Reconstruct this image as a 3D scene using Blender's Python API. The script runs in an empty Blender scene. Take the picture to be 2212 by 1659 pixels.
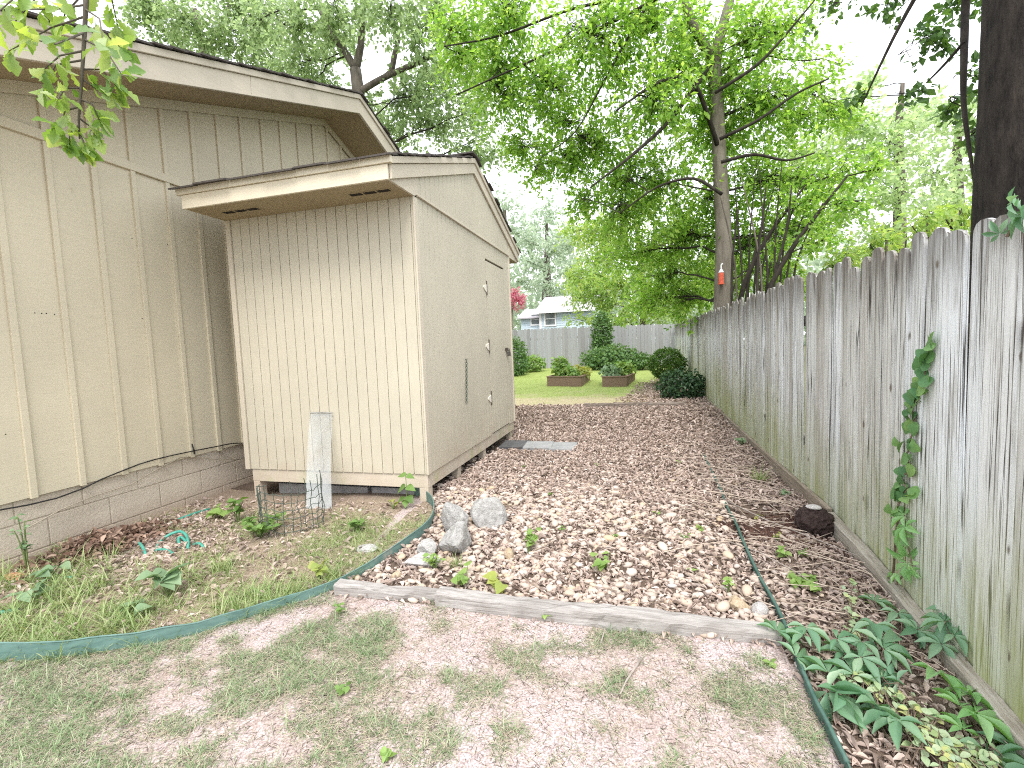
import bpy, math, random
import numpy as np
from mathutils import Vector, Matrix
rng = np.random.default_rng(11)
random.seed(11)
scn = bpy.context.scene
COL = scn.collection

# ------------------------------------------------------------------ camera
W2, H2 = 2212.0, 1659.0
FPX = 1023.6
EYE = 1.30
yaw, pitch, roll = -.2651994, -.0768718, -.0399475
fwd = np.array([math.sin(yaw)*math.cos(pitch), math.cos(yaw)*math.cos(pitch), math.sin(pitch)])
r0 = np.array([math.cos(yaw), -math.sin(yaw), 0.0]); u0 = np.cross(r0, fwd)
rgt = r0*math.cos(roll)+u0*math.sin(roll); upv = -r0*math.sin(roll)+u0*math.cos(roll)
CP = np.array([0, 0, EYE])
cam_d = bpy.data.cameras.new('camera'); cam = bpy.data.objects.new('camera', cam_d); COL.objects.link(cam)
cam_d.sensor_width = 36; cam_d.lens = FPX/W2*36; cam_d.clip_start = .05; cam_d.clip_end = 900
m = Matrix.Identity(4)
for i in range(3):
    m[i][0], m[i][1], m[i][2], m[i][3] = rgt[i], upv[i], -fwd[i], CP[i]
cam.matrix_world = m
scn.camera = cam

# ------------------------------------------------------------------ survey helpers: bearings taken from the camera station
def ray(p): return rgt*(p[0]-W2/2)/FPX - upv*(p[1]-H2/2)/FPX + fwd
def Gy(p, y): d = ray(p); return CP + d*(y/d[1])
def Gx(p, x): d = ray(p); return CP + d*(x/d[0])
def Gz(p, z): d = ray(p); return CP + d*((z-EYE)/d[2])
def S(a, b, t):
    t = np.clip((np.asarray(t, float)-a)/(b-a), 0, 1); return t*t*(3-2*t)

_lat = np.random.default_rng(5).random((257, 257))
def vnoise(x, y, s, seed=0):
    x = np.asarray(x, float)/s+seed*17.3+100; y = np.asarray(y, float)/s+seed*9.7+100
    i = np.floor(x).astype(int); j = np.floor(y).astype(int); fx = x-i; fy = y-j
    fx = fx*fx*(3-2*fx); fy = fy*fy*(3-2*fy); i %= 256; j %= 256
    return (_lat[i, j]*(1-fx)+_lat[i+1, j]*fx)*(1-fy)+(_lat[i, j+1]*(1-fx)+_lat[i+1, j+1]*fx)*fy

def ground_z(x, y):
    x = np.asarray(x, float); y = np.asarray(y, float)
    f = -.12*(1-S(1.9, 3.7, y))
    rr = np.interp(y, [1.2, 2, 2.5, 3.1, 4.2, 5, 5.75, 8.2, 11], [-.26, -.18, -.12, -.06, -.05, -.04, -.01, .06, .08])
    k = S(-1.6, 1.1, x); f = f*(1-k)+rr*k*(1-S(11, 13, y))
    l = -.06*(1-S(4.5, 7, y))
    w = S(-3.6, -2.2, x)
    z = f*w+l*(1-w)+.40*S(11.5, 19, y)
    z = z+(vnoise(x, y, .45, 1)-.5)*.022+(vnoise(x, y, .12, 2)-.5)*.008
    # the dug hollow beside the clump of soil
    z = z-.07*np.exp(-(((x-.80)/.16)**2+((y-3.95)/.22)**2))
    return z
def G(p):
    z = 0.0
    for _ in range(12):
        v = Gz(p, z); z = float(ground_z(v[0], v[1]))
    return np.array([v[0], v[1], z])
def GL(ps): return [G(p) for p in ps]

# ------------------------------------------------------------------ mesh building
class MB:
    def __init__(s): s.V = []; s.F = []; s.n = 0
    def add(s, V, F):
        V = np.asarray(V, float).reshape(-1, 3)
        if isinstance(F, np.ndarray): s.F.append(F.astype(np.int64)+s.n)
        else:
            by = {}
            for f in F: by.setdefault(len(f), []).append(f)
            for k, fs in by.items(): s.F.append(np.array(fs, np.int64)+s.n)
        s.V.append(V); s.n += len(V); return s
    def box(s, lo, hi):
        x0, y0, z0 = lo; x1, y1, z1 = hi
        V = [(x0,y0,z0),(x1,y0,z0),(x1,y1,z0),(x0,y1,z0),(x0,y0,z1),(x1,y0,z1),(x1,y1,z1),(x0,y1,z1)]
        return s.add(V, [(0,3,2,1),(4,5,6,7),(0,1,5,4),(1,2,6,5),(2,3,7,6),(3,0,4,7)])
    def obox(s, c, ax, half):
        ax = [np.asarray(a, float)/np.linalg.norm(a) for a in ax]; c = np.asarray(c, float); V = []
        for k in (-1, 1):
            for i, j in ((-1,-1),(1,-1),(1,1),(-1,1)):
                V.append(c+ax[0]*half[0]*i+ax[1]*half[1]*j+ax[2]*half[2]*k)
        return s.add(V, [(0,3,2,1),(4,5,6,7),(0,1,5,4),(1,2,6,5),(2,3,7,6),(3,0,4,7)])
    def prism(s, poly, vec):
        P = np.asarray(poly, float); n = len(P); vec = np.asarray(vec, float)
        nrm = sum(np.cross(P[i]-P[0], P[(i+1)%n]-P[0]) for i in range(1, n-1))
        if np.dot(nrm, vec) > 0: P = P[::-1]
        V = np.vstack([P, P+vec])
        F = [tuple(range(n)), tuple(range(2*n-1, n-1, -1))]+[(i, i+n, (i+1)%n+n, (i+1)%n) for i in range(n)]
        return s.add(V, F)
    def tube(s, pts, rad, sides=8, cap=True):
        P = np.asarray(pts, float); n = len(P)
        R = np.full(n, rad) if np.isscalar(rad) else np.asarray(rad, float)
        T = np.gradient(P, axis=0); T /= np.linalg.norm(T, axis=1)[:, None]+1e-12
        a = np.array([0, 0, 1.0]) if abs(T[0][2]) < .9 else np.array([1.0, 0, 0])
        nn = np.cross(T[0], a); nn /= np.linalg.norm(nn); V = []
        th = np.linspace(0, 2*np.pi, sides, endpoint=False)
        for i in range(n):
            nn = nn-T[i]*np.dot(nn, T[i]); nn /= np.linalg.norm(nn); b = np.cross(T[i], nn)
            V.append(P[i]+R[i]*(np.cos(th)[:, None]*nn+np.sin(th)[:, None]*b))
        F = [(i*sides+j, i*sides+(j+1)%sides, (i+1)*sides+(j+1)%sides, (i+1)*sides+j) for i in range(n-1) for j in range(sides)]
        if cap: F += [tuple(range(sides-1, -1, -1)), tuple(range((n-1)*sides, n*sides))]
        return s.add(np.vstack(V), F)
    def tubes(s, P, R, sides=4):
        """many simple tubes at once: P (N,k,3), R (N,k)"""
        P = np.asarray(P, float); R = np.asarray(R, float); N, k, _ = P.shape
        if N == 0: return s
        T = P[:, -1]-P[:, 0]; T = T/(np.linalg.norm(T, axis=1)[:, None]+1e-9)
        a = np.where(np.abs(T[:, 2:3]) < .9, np.array([[0, 0, 1.0]]), np.array([[1.0, 0, 0]]))
        n1 = np.cross(T, a); n1 /= np.linalg.norm(n1, axis=1)[:, None]; n2 = np.cross(T, n1)
        th = np.linspace(0, 2*np.pi, sides, endpoint=False)
        ring = np.cos(th)[None, :, None]*n1[:, None, :]+np.sin(th)[None, :, None]*n2[:, None, :]
        V = P[:, :, None, :]+R[:, :, None, None]*ring[:, None, :, :]
        base = (np.arange(N)*k*sides)[:, None, None]
        i = np.arange(k-1)[None, :, None]*sides; j = np.arange(sides)[None, None, :]; j2 = (j+1) % sides
        F = np.stack([base+i+j, base+i+j2, base+i+sides+j2, base+i+sides+j], -1).reshape(-1, 4)
        return s.add(V.reshape(-1, 3), F)
    def scatter(s, tpl, P, Yd, Zn, sc):
        tv, tf = tpl; P = np.asarray(P, float); N = len(P)
        if N == 0: return s
        sc = np.asarray(sc, float)
        if sc.ndim == 0: sc = np.full(N, float(sc))
        if sc.ndim == 1: sc = np.repeat(sc[:, None], 3, 1)
        Y = np.asarray(Yd, float)+1e-9; Y = Y/np.linalg.norm(Y, axis=1)[:, None]
        X = np.cross(Y, np.asarray(Zn, float)); X = X/(np.linalg.norm(X, axis=1)[:, None]+1e-9); Z = np.cross(X, Y)
        V = P[:, None, :]+tv[None, :, 0:1]*(X*sc[:, 0:1])[:, None, :]+tv[None, :, 1:2]*(Y*sc[:, 1:2])[:, None, :]+tv[None, :, 2:3]*(Z*sc[:, 2:3])[:, None, :]
        off = (np.arange(N)*len(tv))[:, None, None]
        for f in tf: s.F.append((f[None]+off).reshape(-1, f.shape[1])+s.n)
        s.V.append(V.reshape(-1, 3)); s.n += N*len(tv); return s
    def mesh(s, name, origin=(0, 0, 0)):
        V = np.vstack(s.V)-np.asarray(origin, float)
        me = bpy.data.meshes.new(name)
        me.vertices.add(len(V)); me.vertices.foreach_set('co', V.astype(np.float32).ravel())
        tot = np.concatenate([np.full(len(f), f.shape[1], np.int32) for f in s.F]); idx = np.concatenate([f.ravel() for f in s.F]).astype(np.int32)
        me.loops.add(len(idx)); me.loops.foreach_set('vertex_index', idx)
        me.polygons.add(len(tot)); st = np.zeros(len(tot), np.int32); st[1:] = np.cumsum(tot)[:-1]
        me.polygons.foreach_set('loop_start', st); me.polygons.foreach_set('loop_total', tot)
        me.update(calc_edges=True); return me

def obj(name, mb, mat, parent=None, smooth=False, bevel=0, origin=None):
    o_ = np.array(parent['_w'] if parent is not None else (origin if origin is not None else (0, 0, 0)), float)
    me = mb.mesh(name, o_)
    me.materials.append(mat)
    me.polygons.foreach_set('use_smooth', np.full(len(me.polygons), bool(smooth)))
    o = bpy.data.objects.new(name, me); COL.objects.link(o)
    o['_w'] = [float(v) for v in o_]
    if parent is not None: o.parent = parent
    else: o.location = o_
    if bevel:
        b = o.modifiers.new('bevel', 'BEVEL'); b.width = bevel; b.segments = 2; b.limit_method = 'ANGLE'
    return o
def tag(o, label, cat, group=None, kind=None):
    if label: o['label'] = label
    if cat: o['category'] = cat
    if group: o['group'] = group
    if kind: o['kind'] = kind
    return o
def thing(name, label, cat, loc, group=None):
    o = bpy.data.objects.new(name, None); COL.objects.link(o); o.location = [float(v) for v in loc]
    o['_w'] = [float(v) for v in loc]; o.empty_display_size = .1
    return tag(o, label, cat, group)
def structure(name, mb, mat, smooth=False):
    return tag(obj(name, mb, mat, smooth=smooth), None, None, kind='structure')
def stuff(name, mb, mat, label, cat, smooth=False):
    return tag(obj(name, mb, mat, smooth=smooth), label, cat, kind='stuff')

# ------------------------------------------------------------------ templates
def leaf_t(ws, fold=.15, curl=.15, wid=.5):
    n = len(ws); V = []; F = []
    for i, w in enumerate(ws):
        t = i/(n-1); z = -curl*t*t
        V += [(-w*wid, t, z+fold*w), (0, t, z), (w*wid, t, z+fold*w)]
    for i in range(n-1):
        a = i*3; F += [(a, a+1, a+4, a+3), (a+1, a+2, a+5, a+4)]
    return np.array(V, float), [np.array(F)]
def blade_t(k=3, curl=.5, w0=.035):
    V = []; F = []
    for i in range(k+1):
        t = i/k; w = w0*(1-.85*t); V += [(-w, t, -curl*t*t), (w, t, -curl*t*t)]
    for i in range(k): a = i*2; F.append((a, a+1, a+3, a+2))
    return np.array(V, float), [np.array(F)]
KITE = (np.array([(0, 0, 0), (.24, .45, .05), (0, 1, -.08), (-.24, .45, .05)], float), [np.array([(0, 1, 2, 3)])])
KITEW = (np.array([(0, 0, 0), (.34, .4, .06), (0, 1, -.1), (-.34, .4, .06)], float), [np.array([(0, 1, 2, 3)])])
OVAL = leaf_t([.1, .75, 1, .7, .05], .12, .2, .32)
BROAD = leaf_t([.25, .95, 1, .75, .4, .03], .12, .25, .42)
HEART = leaf_t([.6, 1.05, 1, .75, .4, .03], .1, .3, .45)
OAK = leaf_t([.08, .2, .3, .55, .42, .85, .65, 1.0, .8, .45, .15], .12, .3, .27)
DEAD = leaf_t([.15, .8, 1, .6, .05], .22, .28, .2)
DEAD2 = leaf_t([.1, .7, 1, .8, .05], .35, -.25, .15)
def palmate():
    V = []; F = []; n = 0
    tv, tf = leaf_t([.12, .55, .95, 1, .6, .05], .20, .24, .18)
    for a, l in ((-105, .62), (-50, .88), (0, 1), (50, .88), (105, .62)):
        t = math.radians(a); c, s_ = math.cos(t), math.sin(t)
        v = tv*np.array([l, l, l]); v = v+np.array([0, .05, 0])
        V.append(np.stack([v[:, 0]*c+v[:, 1]*s_, -v[:, 0]*s_+v[:, 1]*c, v[:, 2]], 1)); F.append(tf[0]+n); n += len(v)
    return np.vstack(V), [np.vstack(F)]
PALM = palmate()
def ico(sub=1):
    import bmesh
    bm = bmesh.new(); bmesh.ops.create_icosphere(bm, subdivisions=sub, radius=1)
    V = np.array([v.co[:] for v in bm.verts]); bm.verts.index_update()
    F = np.array([[v.index for v in f.verts] for f in bm.faces]); bm.free(); return V, F
def stone_t(sub, seed, rough=.18, flat=1.0):
    V, F = ico(sub); rg = np.random.default_rng(seed); d = np.ones(len(V))
    for k in range(5):
        w = rg.normal(size=3); w /= np.linalg.norm(w); d += rough*(np.clip(V@w, .2, 1)-.5)*rg.uniform(-1, .7)
    if rough > .45:                       # broken faces
        for k in range(11):
            w = rg.normal(size=3); w /= np.linalg.norm(w); h = rg.uniform(.68, .9); c = V@w; d = np.where(c > .15, np.minimum(d, h/np.maximum(c, .15)), d)
    if sub > 2:
        for k in range(60):
            w = rg.normal(size=3); w /= np.linalg.norm(w); d += .035*np.exp(-((1-V@w)/.02))*rg.choice([-1, 1])
        d += rg.normal(0, .008, len(V))
    V = V*d[:, None]*np.array([1, 1, flat]); return V, [F]
def rand_unit(n, r=rng):
    v = r.normal(size=(n, 3)); return v/np.linalg.norm(v, axis=1)[:, None]

# ------------------------------------------------------------------ materials
def hexc(r, g, b): return (r, g, b, 1)
class N:
    def __init__(s, name):
        s.m = bpy.data.materials.new(name); s.m.use_nodes = True; s.t = s.m.node_tree; s.b = s.t.nodes['Principled BSDF']; s.out = s.t.nodes['Material Output']
        s.b.inputs['Specular IOR Level'].default_value = .25
    def n(s, typ, **kw):
        nd = s.t.nodes.new(typ)
        for k, v in kw.items():
            if k in nd.inputs.keys() if isinstance(k, str) else False: nd.inputs[k].default_value = v
            else: setattr(nd, k, v)
        return nd
    def l(s, a, b): s.t.links.new(a, b)
    def coord(s, scale=(1, 1, 1), island=False):
        tc = s.n('ShaderNodeTexCoord'); mp = s.n('ShaderNodeMapping'); s.l(tc.outputs['Object'], mp.inputs[0]); mp.inputs['Scale'].default_value = scale
        if island:
            g = s.n('ShaderNodeNewGeometry'); mu = s.n('ShaderNodeVectorMath', operation='SCALE'); mu.inputs[0].default_value = (37, 91, 53)
            s.l(g.outputs['Random Per Island'], mu.inputs['Scale']); s.l(mu.outputs[0], mp.inputs['Location'])
        return mp.outputs[0]
    def noise(s, vec, scale, detail=4, rough=.55):
        t = s.n('ShaderNodeTexNoise'); t.inputs['Scale'].default_value = scale; t.inputs['Detail'].default_value = detail; t.inputs['Roughness'].default_value = rough
        if vec is not None: s.l(vec, t.inputs['Vector'])
        return t.outputs['Fac']
    def ramp(s, fac, stops):
        r = s.n('ShaderNodeValToRGB'); e = r.color_ramp.elements
        while len(e) < len(stops): e.new(.5)
        for i, (p, c) in enumerate(stops): e[i].position = p; e[i].color = (*c, 1) if len(c) == 3 else c
        s.l(fac, r.inputs[0]); return r.outputs[0]
    def mix(s, fac, a, b, mode='MIX'):
        x = s.n('ShaderNodeMix', data_type='RGBA', blend_type=mode)
        for v, i in ((fac, 0), (a, 6), (b, 7)):
            if hasattr(v, 'links'): s.l(v, x.inputs[i])
            elif i == 0: x.inputs[0].default_value = v
            else: x.inputs[i].default_value = (*v, 1) if len(v) == 3 else v
        return x.outputs[2]
    def math(s, op, a, b=None, c=None):
        x = s.n('ShaderNodeMath', operation=op)
        for i, v in enumerate((a, b, c)):
            if v is None: continue
            if hasattr(v, 'links'): s.l(v, x.inputs[i])
            else: x.inputs[i].default_value = v
        return x.outputs[0]
    def mrange(s, v, a, b, c=0, d=1):
        x = s.n('ShaderNodeMapRange'); x.inputs[1].default_value = a; x.inputs[2].default_value = b; x.inputs[3].default_value = c; x.inputs[4].default_value = d
        s.l(v, x.inputs[0]); return x.outputs[0]
    def island(s): return s.n('ShaderNodeNewGeometry').outputs['Random Per Island']
    def sep(s, vec): x = s.n('ShaderNodeSeparateXYZ'); s.l(vec, x.inputs[0]); return x.outputs
    def color(s, c): s.l(c, s.b.inputs['Base Color'])
    def bump(s, h, st=.3, dist=.01):
        b = s.n('ShaderNodeBump'); b.inputs['Strength'].default_value = st; b.inputs['Distance'].default_value = dist; s.l(h, b.inputs['Height']); s.l(b.outputs[0], s.b.inputs['Normal'])
    def rough(s, v): s.b.inputs['Roughness'].default_value = v

def leaf_mat(name, cols, rough=.5, tr=.45, trcol=None, spec=.3):
    """cols: list of leaf colours picked per leaf"""
    n = N(name); k = len(cols); c = n.ramp(n.island(), [((i+.5)/k, cols[i]) for i in range(k)])
    n.color(c); n.rough(rough); n.b.inputs['Specular IOR Level'].default_value = spec
    t = n.n('ShaderNodeBsdfTranslucent'); mx = n.n('ShaderNodeMixShader'); mx.inputs[0].default_value = tr
    n.l(n.mix(1.0, c, trcol or (1.5, 1.35, .55), 'MULTIPLY'), t.inputs[0])
    n.l(n.b.outputs[0], mx.inputs[1]); n.l(t.outputs[0], mx.inputs[2]); n.l(mx.outputs[0], n.out.inputs[0]); return n.m
def bark_mat(name, a, b, sc=14, bump=.6):
    n = N(name); v = n.coord((1, 1, .25)); f = n.noise(v, sc, 6, .65); n.color(n.ramp(f, [(.3, a), (.7, b)])); n.rough(.9); n.bump(f, bump, .03); return n.m
def simple(name, a, b=None, sc=20, rough=.6, bump=0, stretch=(1, 1, 1), metal=0, spec=.3):
    n = N(name); f = n.noise(n.coord(stretch), sc, 5); n.color(n.ramp(f, [(.3, a), (.7, b or a)])); n.rough(rough)
    n.b.inputs['Metallic'].default_value = metal; n.b.inputs['Specular IOR Level'].default_value = spec
    if bump: n.bump(f, bump, .01)
    return n.m
def paint(name, a, dirt, dirt_hi=.45, dirt_z=.35, grain=(6, 6, 90), moss=False):
    """painted wood: faint grain, blotches, splash dirt near the ground"""
    n = N(name); v = n.coord(); big = n.noise(v, 1.3, 4); fine = n.noise(n.coord(grain), 1, 3)
    c = n.mix(n.mrange(big, .3, .75), a, tuple(x*.86 for x in a)); c = n.mix(n.mrange(fine, .45, .75, 0, .25), c, tuple(x*.72 for x in a))
    spots = n.noise(v, 9, 6, .7); c = n.mix(n.mrange(spots, .66, .74, 0, .5), c, dirt)
    z = n.sep(v)[2]; low = n.math('MULTIPLY', n.mrange(z, dirt_z, -.05, 0, 1), n.mrange(n.noise(v, 5, 5), .35, .65)); c = n.mix(n.math('MULTIPLY', low, dirt_hi), c, dirt)
    if moss:
        g = n.math('MULTIPLY', n.mrange(z, .32, .1), n.mrange(n.noise(n.coord((1, 2, 1)), 2.2, 4), .55, .68)); c = n.mix(n.math('MULTIPLY', g, .6), c, (.30, .34, .13))
    n.color(c); n.rough(.62); n.bump(fine, .18, .006); return n.m

SIDING = paint('house siding paint', (.60, .545, .415), (.30, .23, .16))
SHED = paint('shed siding paint', (.515, .478, .385), (.40, .28, .20), .4, .6, (40, 40, 5))
SHEDSIDE = paint('shed skirt paint', (.55, .495, .41), (.40, .28, .20), .4, .6, (6, 6, 60), moss=True)
TRIM = paint('trim paint', (.56, .505, .41), (.33, .26, .18), .3, .3, (60, 4, 60))
TRIM2 = paint('cream trim paint', (.68, .62, .49), (.4, .3, .2), .2, .3, (4, 60, 60))
SOFFIT = paint('shade-toned soffit paint', (.36, .29, .18), (.30, .2, .12), .2, .1)  # base colour deepened to olive brown, carrying the shade under the eaves
# ------------------------------------------------------------------ the ground
EDGE = GL([(-60,1432),(0,1429),(143,1421),(260,1402),(390,1378),(500,1346),(583,1319),(660,1297),(717,1276),(790,1238),(864,1190),(911,1158),(935,1135),(940,1114),(936,1094),(918,1079),(895,1068)])
EDGE = [np.array([-4.11, 1.05, -.06]), np.array([-3.4, 1.18, -.07])]+EDGE
TIMB = GL([(720,1287),(835,1297),(940,1305),(1690,1400)])
EDGER = GL([(1520,985),(1555,1060),(1590,1140),(1612,1200),(1650,1280),(1690,1345),(1720,1440),(1760,1540),(1800,1610),(1828,1663),(1850,1720)])
def inpoly(x, y, poly):
    P = np.asarray(poly)[:, :2]; r = np.zeros(x.shape, bool); n = len(P)
    for i in range(n):
        x1, y1 = P[i]; x2, y2 = P[(i+1) % n]
        c = ((y1 > y) != (y2 > y)) & (x < (x2-x1)*(y-y1)/(y2-y1+1e-12)+x1); r ^= c
    return r
BED_P = [p[:2] for p in EDGE]+[(-2.1, 3.9), (-4.3, 3.9), (-4.3, 1.05)]
LAWN_P = [p[:2] for p in EDGE if p[0] < TIMB[0][0]]+[p[:2] for p in TIMB]+[p[:2] for p in EDGER[6:]]+[(.95, .5), (1.0, -6), (-4.3, -6), (-4.3, 1.05)]
YB = 10.05
def region(x, y):
    r = np.zeros(x.shape, int)                     # 0 open ground
    r[(y > -1) & (y < YB) & (x > -4.2) & (x < 1.30)] = 3   # path
    r[(y >= YB) & (y < 19.2) & (x > -14) & (x < 1.30)] = 4
    r[inpoly(x, y, BED_P)] = 2
    r[inpoly(x, y, LAWN_P)] = 1
    return r
def axis_lines(core, far):
    out = list(core); st = core[1]-core[0]; a = core[-1]
    while a < far: st *= 1.22; a += st; out.append(a)
    st = core[1]-core[0]; a = core[0]; pre = []
    while a > -far: st *= 1.22; a -= st; pre.append(a)
    return np.array(pre[::-1]+out)
gx = axis_lines(np.arange(-4.6, 1.9, .032), 260)
yc = np.concatenate([np.arange(.7, 6, .032), np.arange(6, 20, .09)])
gy = axis_lines(np.arange(.7, 6, .032), 0); gy = gy[gy < 6]
tail = [20.0]; st = .1
while tail[-1] < 300: st *= 1.2; tail.append(tail[-1]+st)
pre = []; a = .7; st = .032
while a > -60: st *= 1.22; a -= st; pre.append(a)
gy = np.concatenate([pre[::-1], yc[:], tail])
XX, YY = np.meshgrid(gx, gy); ZZ = ground_z(XX, YY)
VG = np.stack([XX.ravel(), YY.ravel(), ZZ.ravel()], 1); nx = len(gx); ny = len(gy)
ii, jj = np.meshgrid(np.arange(nx-1), np.arange(ny-1)); q0 = (jj*nx+ii).ravel()
QF = np.stack([q0, q0+1, q0+nx+1, q0+nx], 1); cc = VG[QF].mean(1); RG = region(cc[:, 0], cc[:, 1])

def soil(name, cols, sc, leafy=None, bump=.5, extra=None):
    n = N(name); v = n.coord(); big = n.noise(v, sc*.12, 5); f = n.noise(v, sc, 6, .65); ff = n.noise(v, sc*6, 4, .7)
    c = n.ramp(f, [(.28, cols[0]), (.5, cols[1]), (.72, cols[2])]); c = n.mix(n.mrange(big, .42, .62), c, cols[3])
    c = n.mix(n.mrange(ff, .38, .62, .8, 0), c, tuple(.45*x for x in cols[0]))
    if extra: c = extra(n, v, c)
    n.color(c); n.rough(.95); n.bump(n.math('ADD', f, ff), bump, .012); return n.m
LAWNM = soil('sandy lawn soil', [(.37,.285,.25), (.52,.425,.40), (.66,.57,.56), (.63,.53,.54)], 20)
BEDM = soil('bed soil', [(.25,.185,.14), (.38,.30,.235), (.50,.41,.33), (.40,.33,.24)], 18)
PATHM = soil('leaf mould', [(.085,.06,.045), (.17,.125,.095), (.28,.22,.175), (.20,.15,.12)], 30)
def back_extra(n, v, c):
    x, y, z = n.sep(v)
    w = n.math('MULTIPLY', n.noise(v, 1.2, 5), 1.3)
    straw = n.math('ADD', n.mrange(y, 11.0, 14.6, 1, 0), n.math('SUBTRACT', w, .75)); c = n.mix(n.mrange(straw, .45, .8), c, n.mix(n.noise(v, 30, 4), (.34,.30,.17), (.46,.40,.27)))
    lim = n.math('MULTIPLY_ADD', y, -.10, 1.15); d = n.math('ADD', n.math('ADD', x, lim), n.math('SUBTRACT', w, .65))
    c = n.mix(n.mrange(d, .25, .7), c, n.mix(n.noise(v, 38, 5), (.17,.12,.09), (.40,.31,.24)))
    return n.mix(n.mrange(n.math('SUBTRACT', y, n.math('MULTIPLY', w, .5)), 9.85, 9.5), c, (.2, .14, .1))
BACKM = soil('back lawn', [(.26,.34,.09), (.36,.44,.13), (.44,.52,.18), (.40,.48,.15)], 22, extra=back_extra)
FARM = soil('open ground', [(.12,.13,.06), (.17,.18,.08), (.22,.22,.11), (.18,.17,.09)], 6)
for k, (nm, mt) in enumerate((('ground', FARM), ('lawn', LAWNM), ('planting_bed', BEDM), ('path', PATHM), ('back_lawn', BACKM))):
    f = QF[RG == k]; used = np.unique(f); mp = np.zeros(len(VG), np.int64); mp[used] = np.arange(len(used))
    mb = MB(); mb.add(VG[used], mp[f]); structure(nm, mb, mt, smooth=True)

# ------------------------------------------------------------------ the house
HX = -4.12; RY, RZ, SL = 5.85, 4.50, .362
roofz = lambda y: RZ-SL*abs(y-RY)
house = thing('house', 'tall beige house wall of boards and battens with dark shingle roof, beside the shed', 'house', (HX, RY, 0))
mb = MB(); Y0, Y1 = 1.46, 10.24
mb.prism([(HX, Y0, .39), (HX, Y1, .39), (HX, Y1, roofz(Y1)), (HX, RY, RZ), (HX, Y0, roofz(Y0))], (-.03, 0, 0))
ys = [3.479+.305*k for k in range(-6, 23)]
for i, y in enumerate(ys):
    if not Y0+.03 < y < Y1-.03: continue
    w = .021+random.uniform(-.002, .002)
    mb.box((HX, y-w, .382+random.uniform(-.004, .004)), (HX+.019, y+w, 2.914))
    mb.prism([(HX, y-w, 2.986), (HX, y+w, 2.986), (HX, y+w, roofz(y+w)-.03), (HX, y-w, roofz(y-w)-.03)], (.019, 0, 0))
mb.box((-12, Y0, .39), (HX-.03, Y0+.04, roofz(Y0))); mb.box((-12, Y1-.04, .39), (HX-.03, Y1, roofz(Y1)))
mb.prism([(-12.0, Y0+.04, .39), (-12.0, Y1-.04, .39), (-12.0, Y1-.04, roofz(Y1)), (-12.0, RY, RZ), (-12.0, Y0+.04, roofz(Y0))], (-.03, 0, 0))
obj('siding', mb, SIDING, house, bevel=.002)
HOLEM = simple('dark hole', (.02,.016,.012))
for px in ((75,676), (90,677), (100,677), (118,679), (240,685), (307,688), (285,515), (362,528), (12,938)):
    q = Gx(px, HX); mb = MB(); mb.tube([q+(-.004, 0, 0), q+(.0015, 0, 0)], .004, 8); obj('nail_hole', mb, HOLEM, house)
mb = MB(); mb.box((HX+.001, Y0, 2.915), (HX+.026, Y1, 2.985)); obj('trim_band', mb, SIDING, house, bevel=.003)
mb = MB()
for s_, ye in ((-1, Y0-.42), (1, Y1+.42)):
    p = [(HX+.021, RY, RZ-.001), (HX+.021, RY+s_*(abs(ye-RY)), roofz(ye)-.001)]
    a, b = np.array(p[0]), np.array(p[1]); d = np.array([0, 0, -.085])
    mb.prism([a, b, b+d, a+d], (.012, 0, 0))
obj('rake_trim', mb, SIDING, house)
FX = -3.57
mb = MB()
for s_, ye in ((-1, Y0-.45), (1, Y1+.45)):
    mb.prism([(HX+.002, RY, RZ), (HX+.002, ye, roofz(ye)), (HX+.002, ye, roofz(ye)+.02), (HX+.002, RY, RZ+.02)], (FX-HX-.003, 0, 0))
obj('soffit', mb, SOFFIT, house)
for s_, ye in ((-1, Y0-.45), (1, Y1+.45)):
    cuts = [RY, 3.95 if s_ < 0 else 8.6, ye]
    mb = MB()
    for a, b in zip(cuts[:-1], cuts[1:]):
        g = .002*s_; a_ = a+g if a != RY else a
        mb.prism([(FX, a_, roofz(a_)-.015), (FX, b-g, roofz(b-g)-.015), (FX, b-g, roofz(b-g)+.165), (FX, a_, roofz(a_)+.165)], (.035, 0, 0))
    mb.prism([(FX, RY, RZ+.167), (FX, ye, roofz(ye)+.167), (FX, ye, roofz(ye)+.225), (FX, RY, RZ+.225)], (.055, 0, 0))
    obj('rake_fascia', mb, TRIM, house, bevel=.004)
SHING = N('dark shingles'); v = SHING.coord(); f = SHING.noise(v, 3, 4); f2 = SHING.noise(v, 60, 4, .7)
SHING.color(SHING.mix(SHING.mrange(f2, .3, .7), SHING.mix(f, (.035,.03,.028), (.07,.06,.055)), (.10,.09,.082))); SHING.rough(.95); SHING.bump(f2, .5, .01); SHING = SHING.m
mb = MB(); rg = random.Random(3)
for s_, ye in ((-1, Y0-.55), (1, Y1+.55)):
    d = np.array([0, s_, -SL]); L = abs(ye-RY); k = int(L/.14)
    for c in range(k+1):                     # courses of shingles, each laid over the one below
        a = RY+s_*L*c/(k+1); b = RY+s_*(L*(c+1)/(k+1)+.02); o_ = rg.uniform(-.012, .02)
        zz = lambda y: RZ-SL*abs(y-RY)+.228
        mb.prism([(-12.5, a, zz(a)), (-12.5, b, zz(b)+.012), (-12.5, b, zz(b)+.026), (-12.5, a, zz(a)+.016)], (12.5+FX+.075+o_, 0, 0))
obj('roof', mb, SHING, house)
n = N('painted block'); v = n.coord(); f = n.noise(v, 50, 5, .7); g = n.noise(v, 2, 4); c = n.mix(n.mrange(g, .35, .7), (.56,.50,.415), (.48,.42,.345)); c = n.mix(n.mrange(n.sep(v)[2], .12, -.1, 0, .6), c, (.36,.27,.2))
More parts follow.
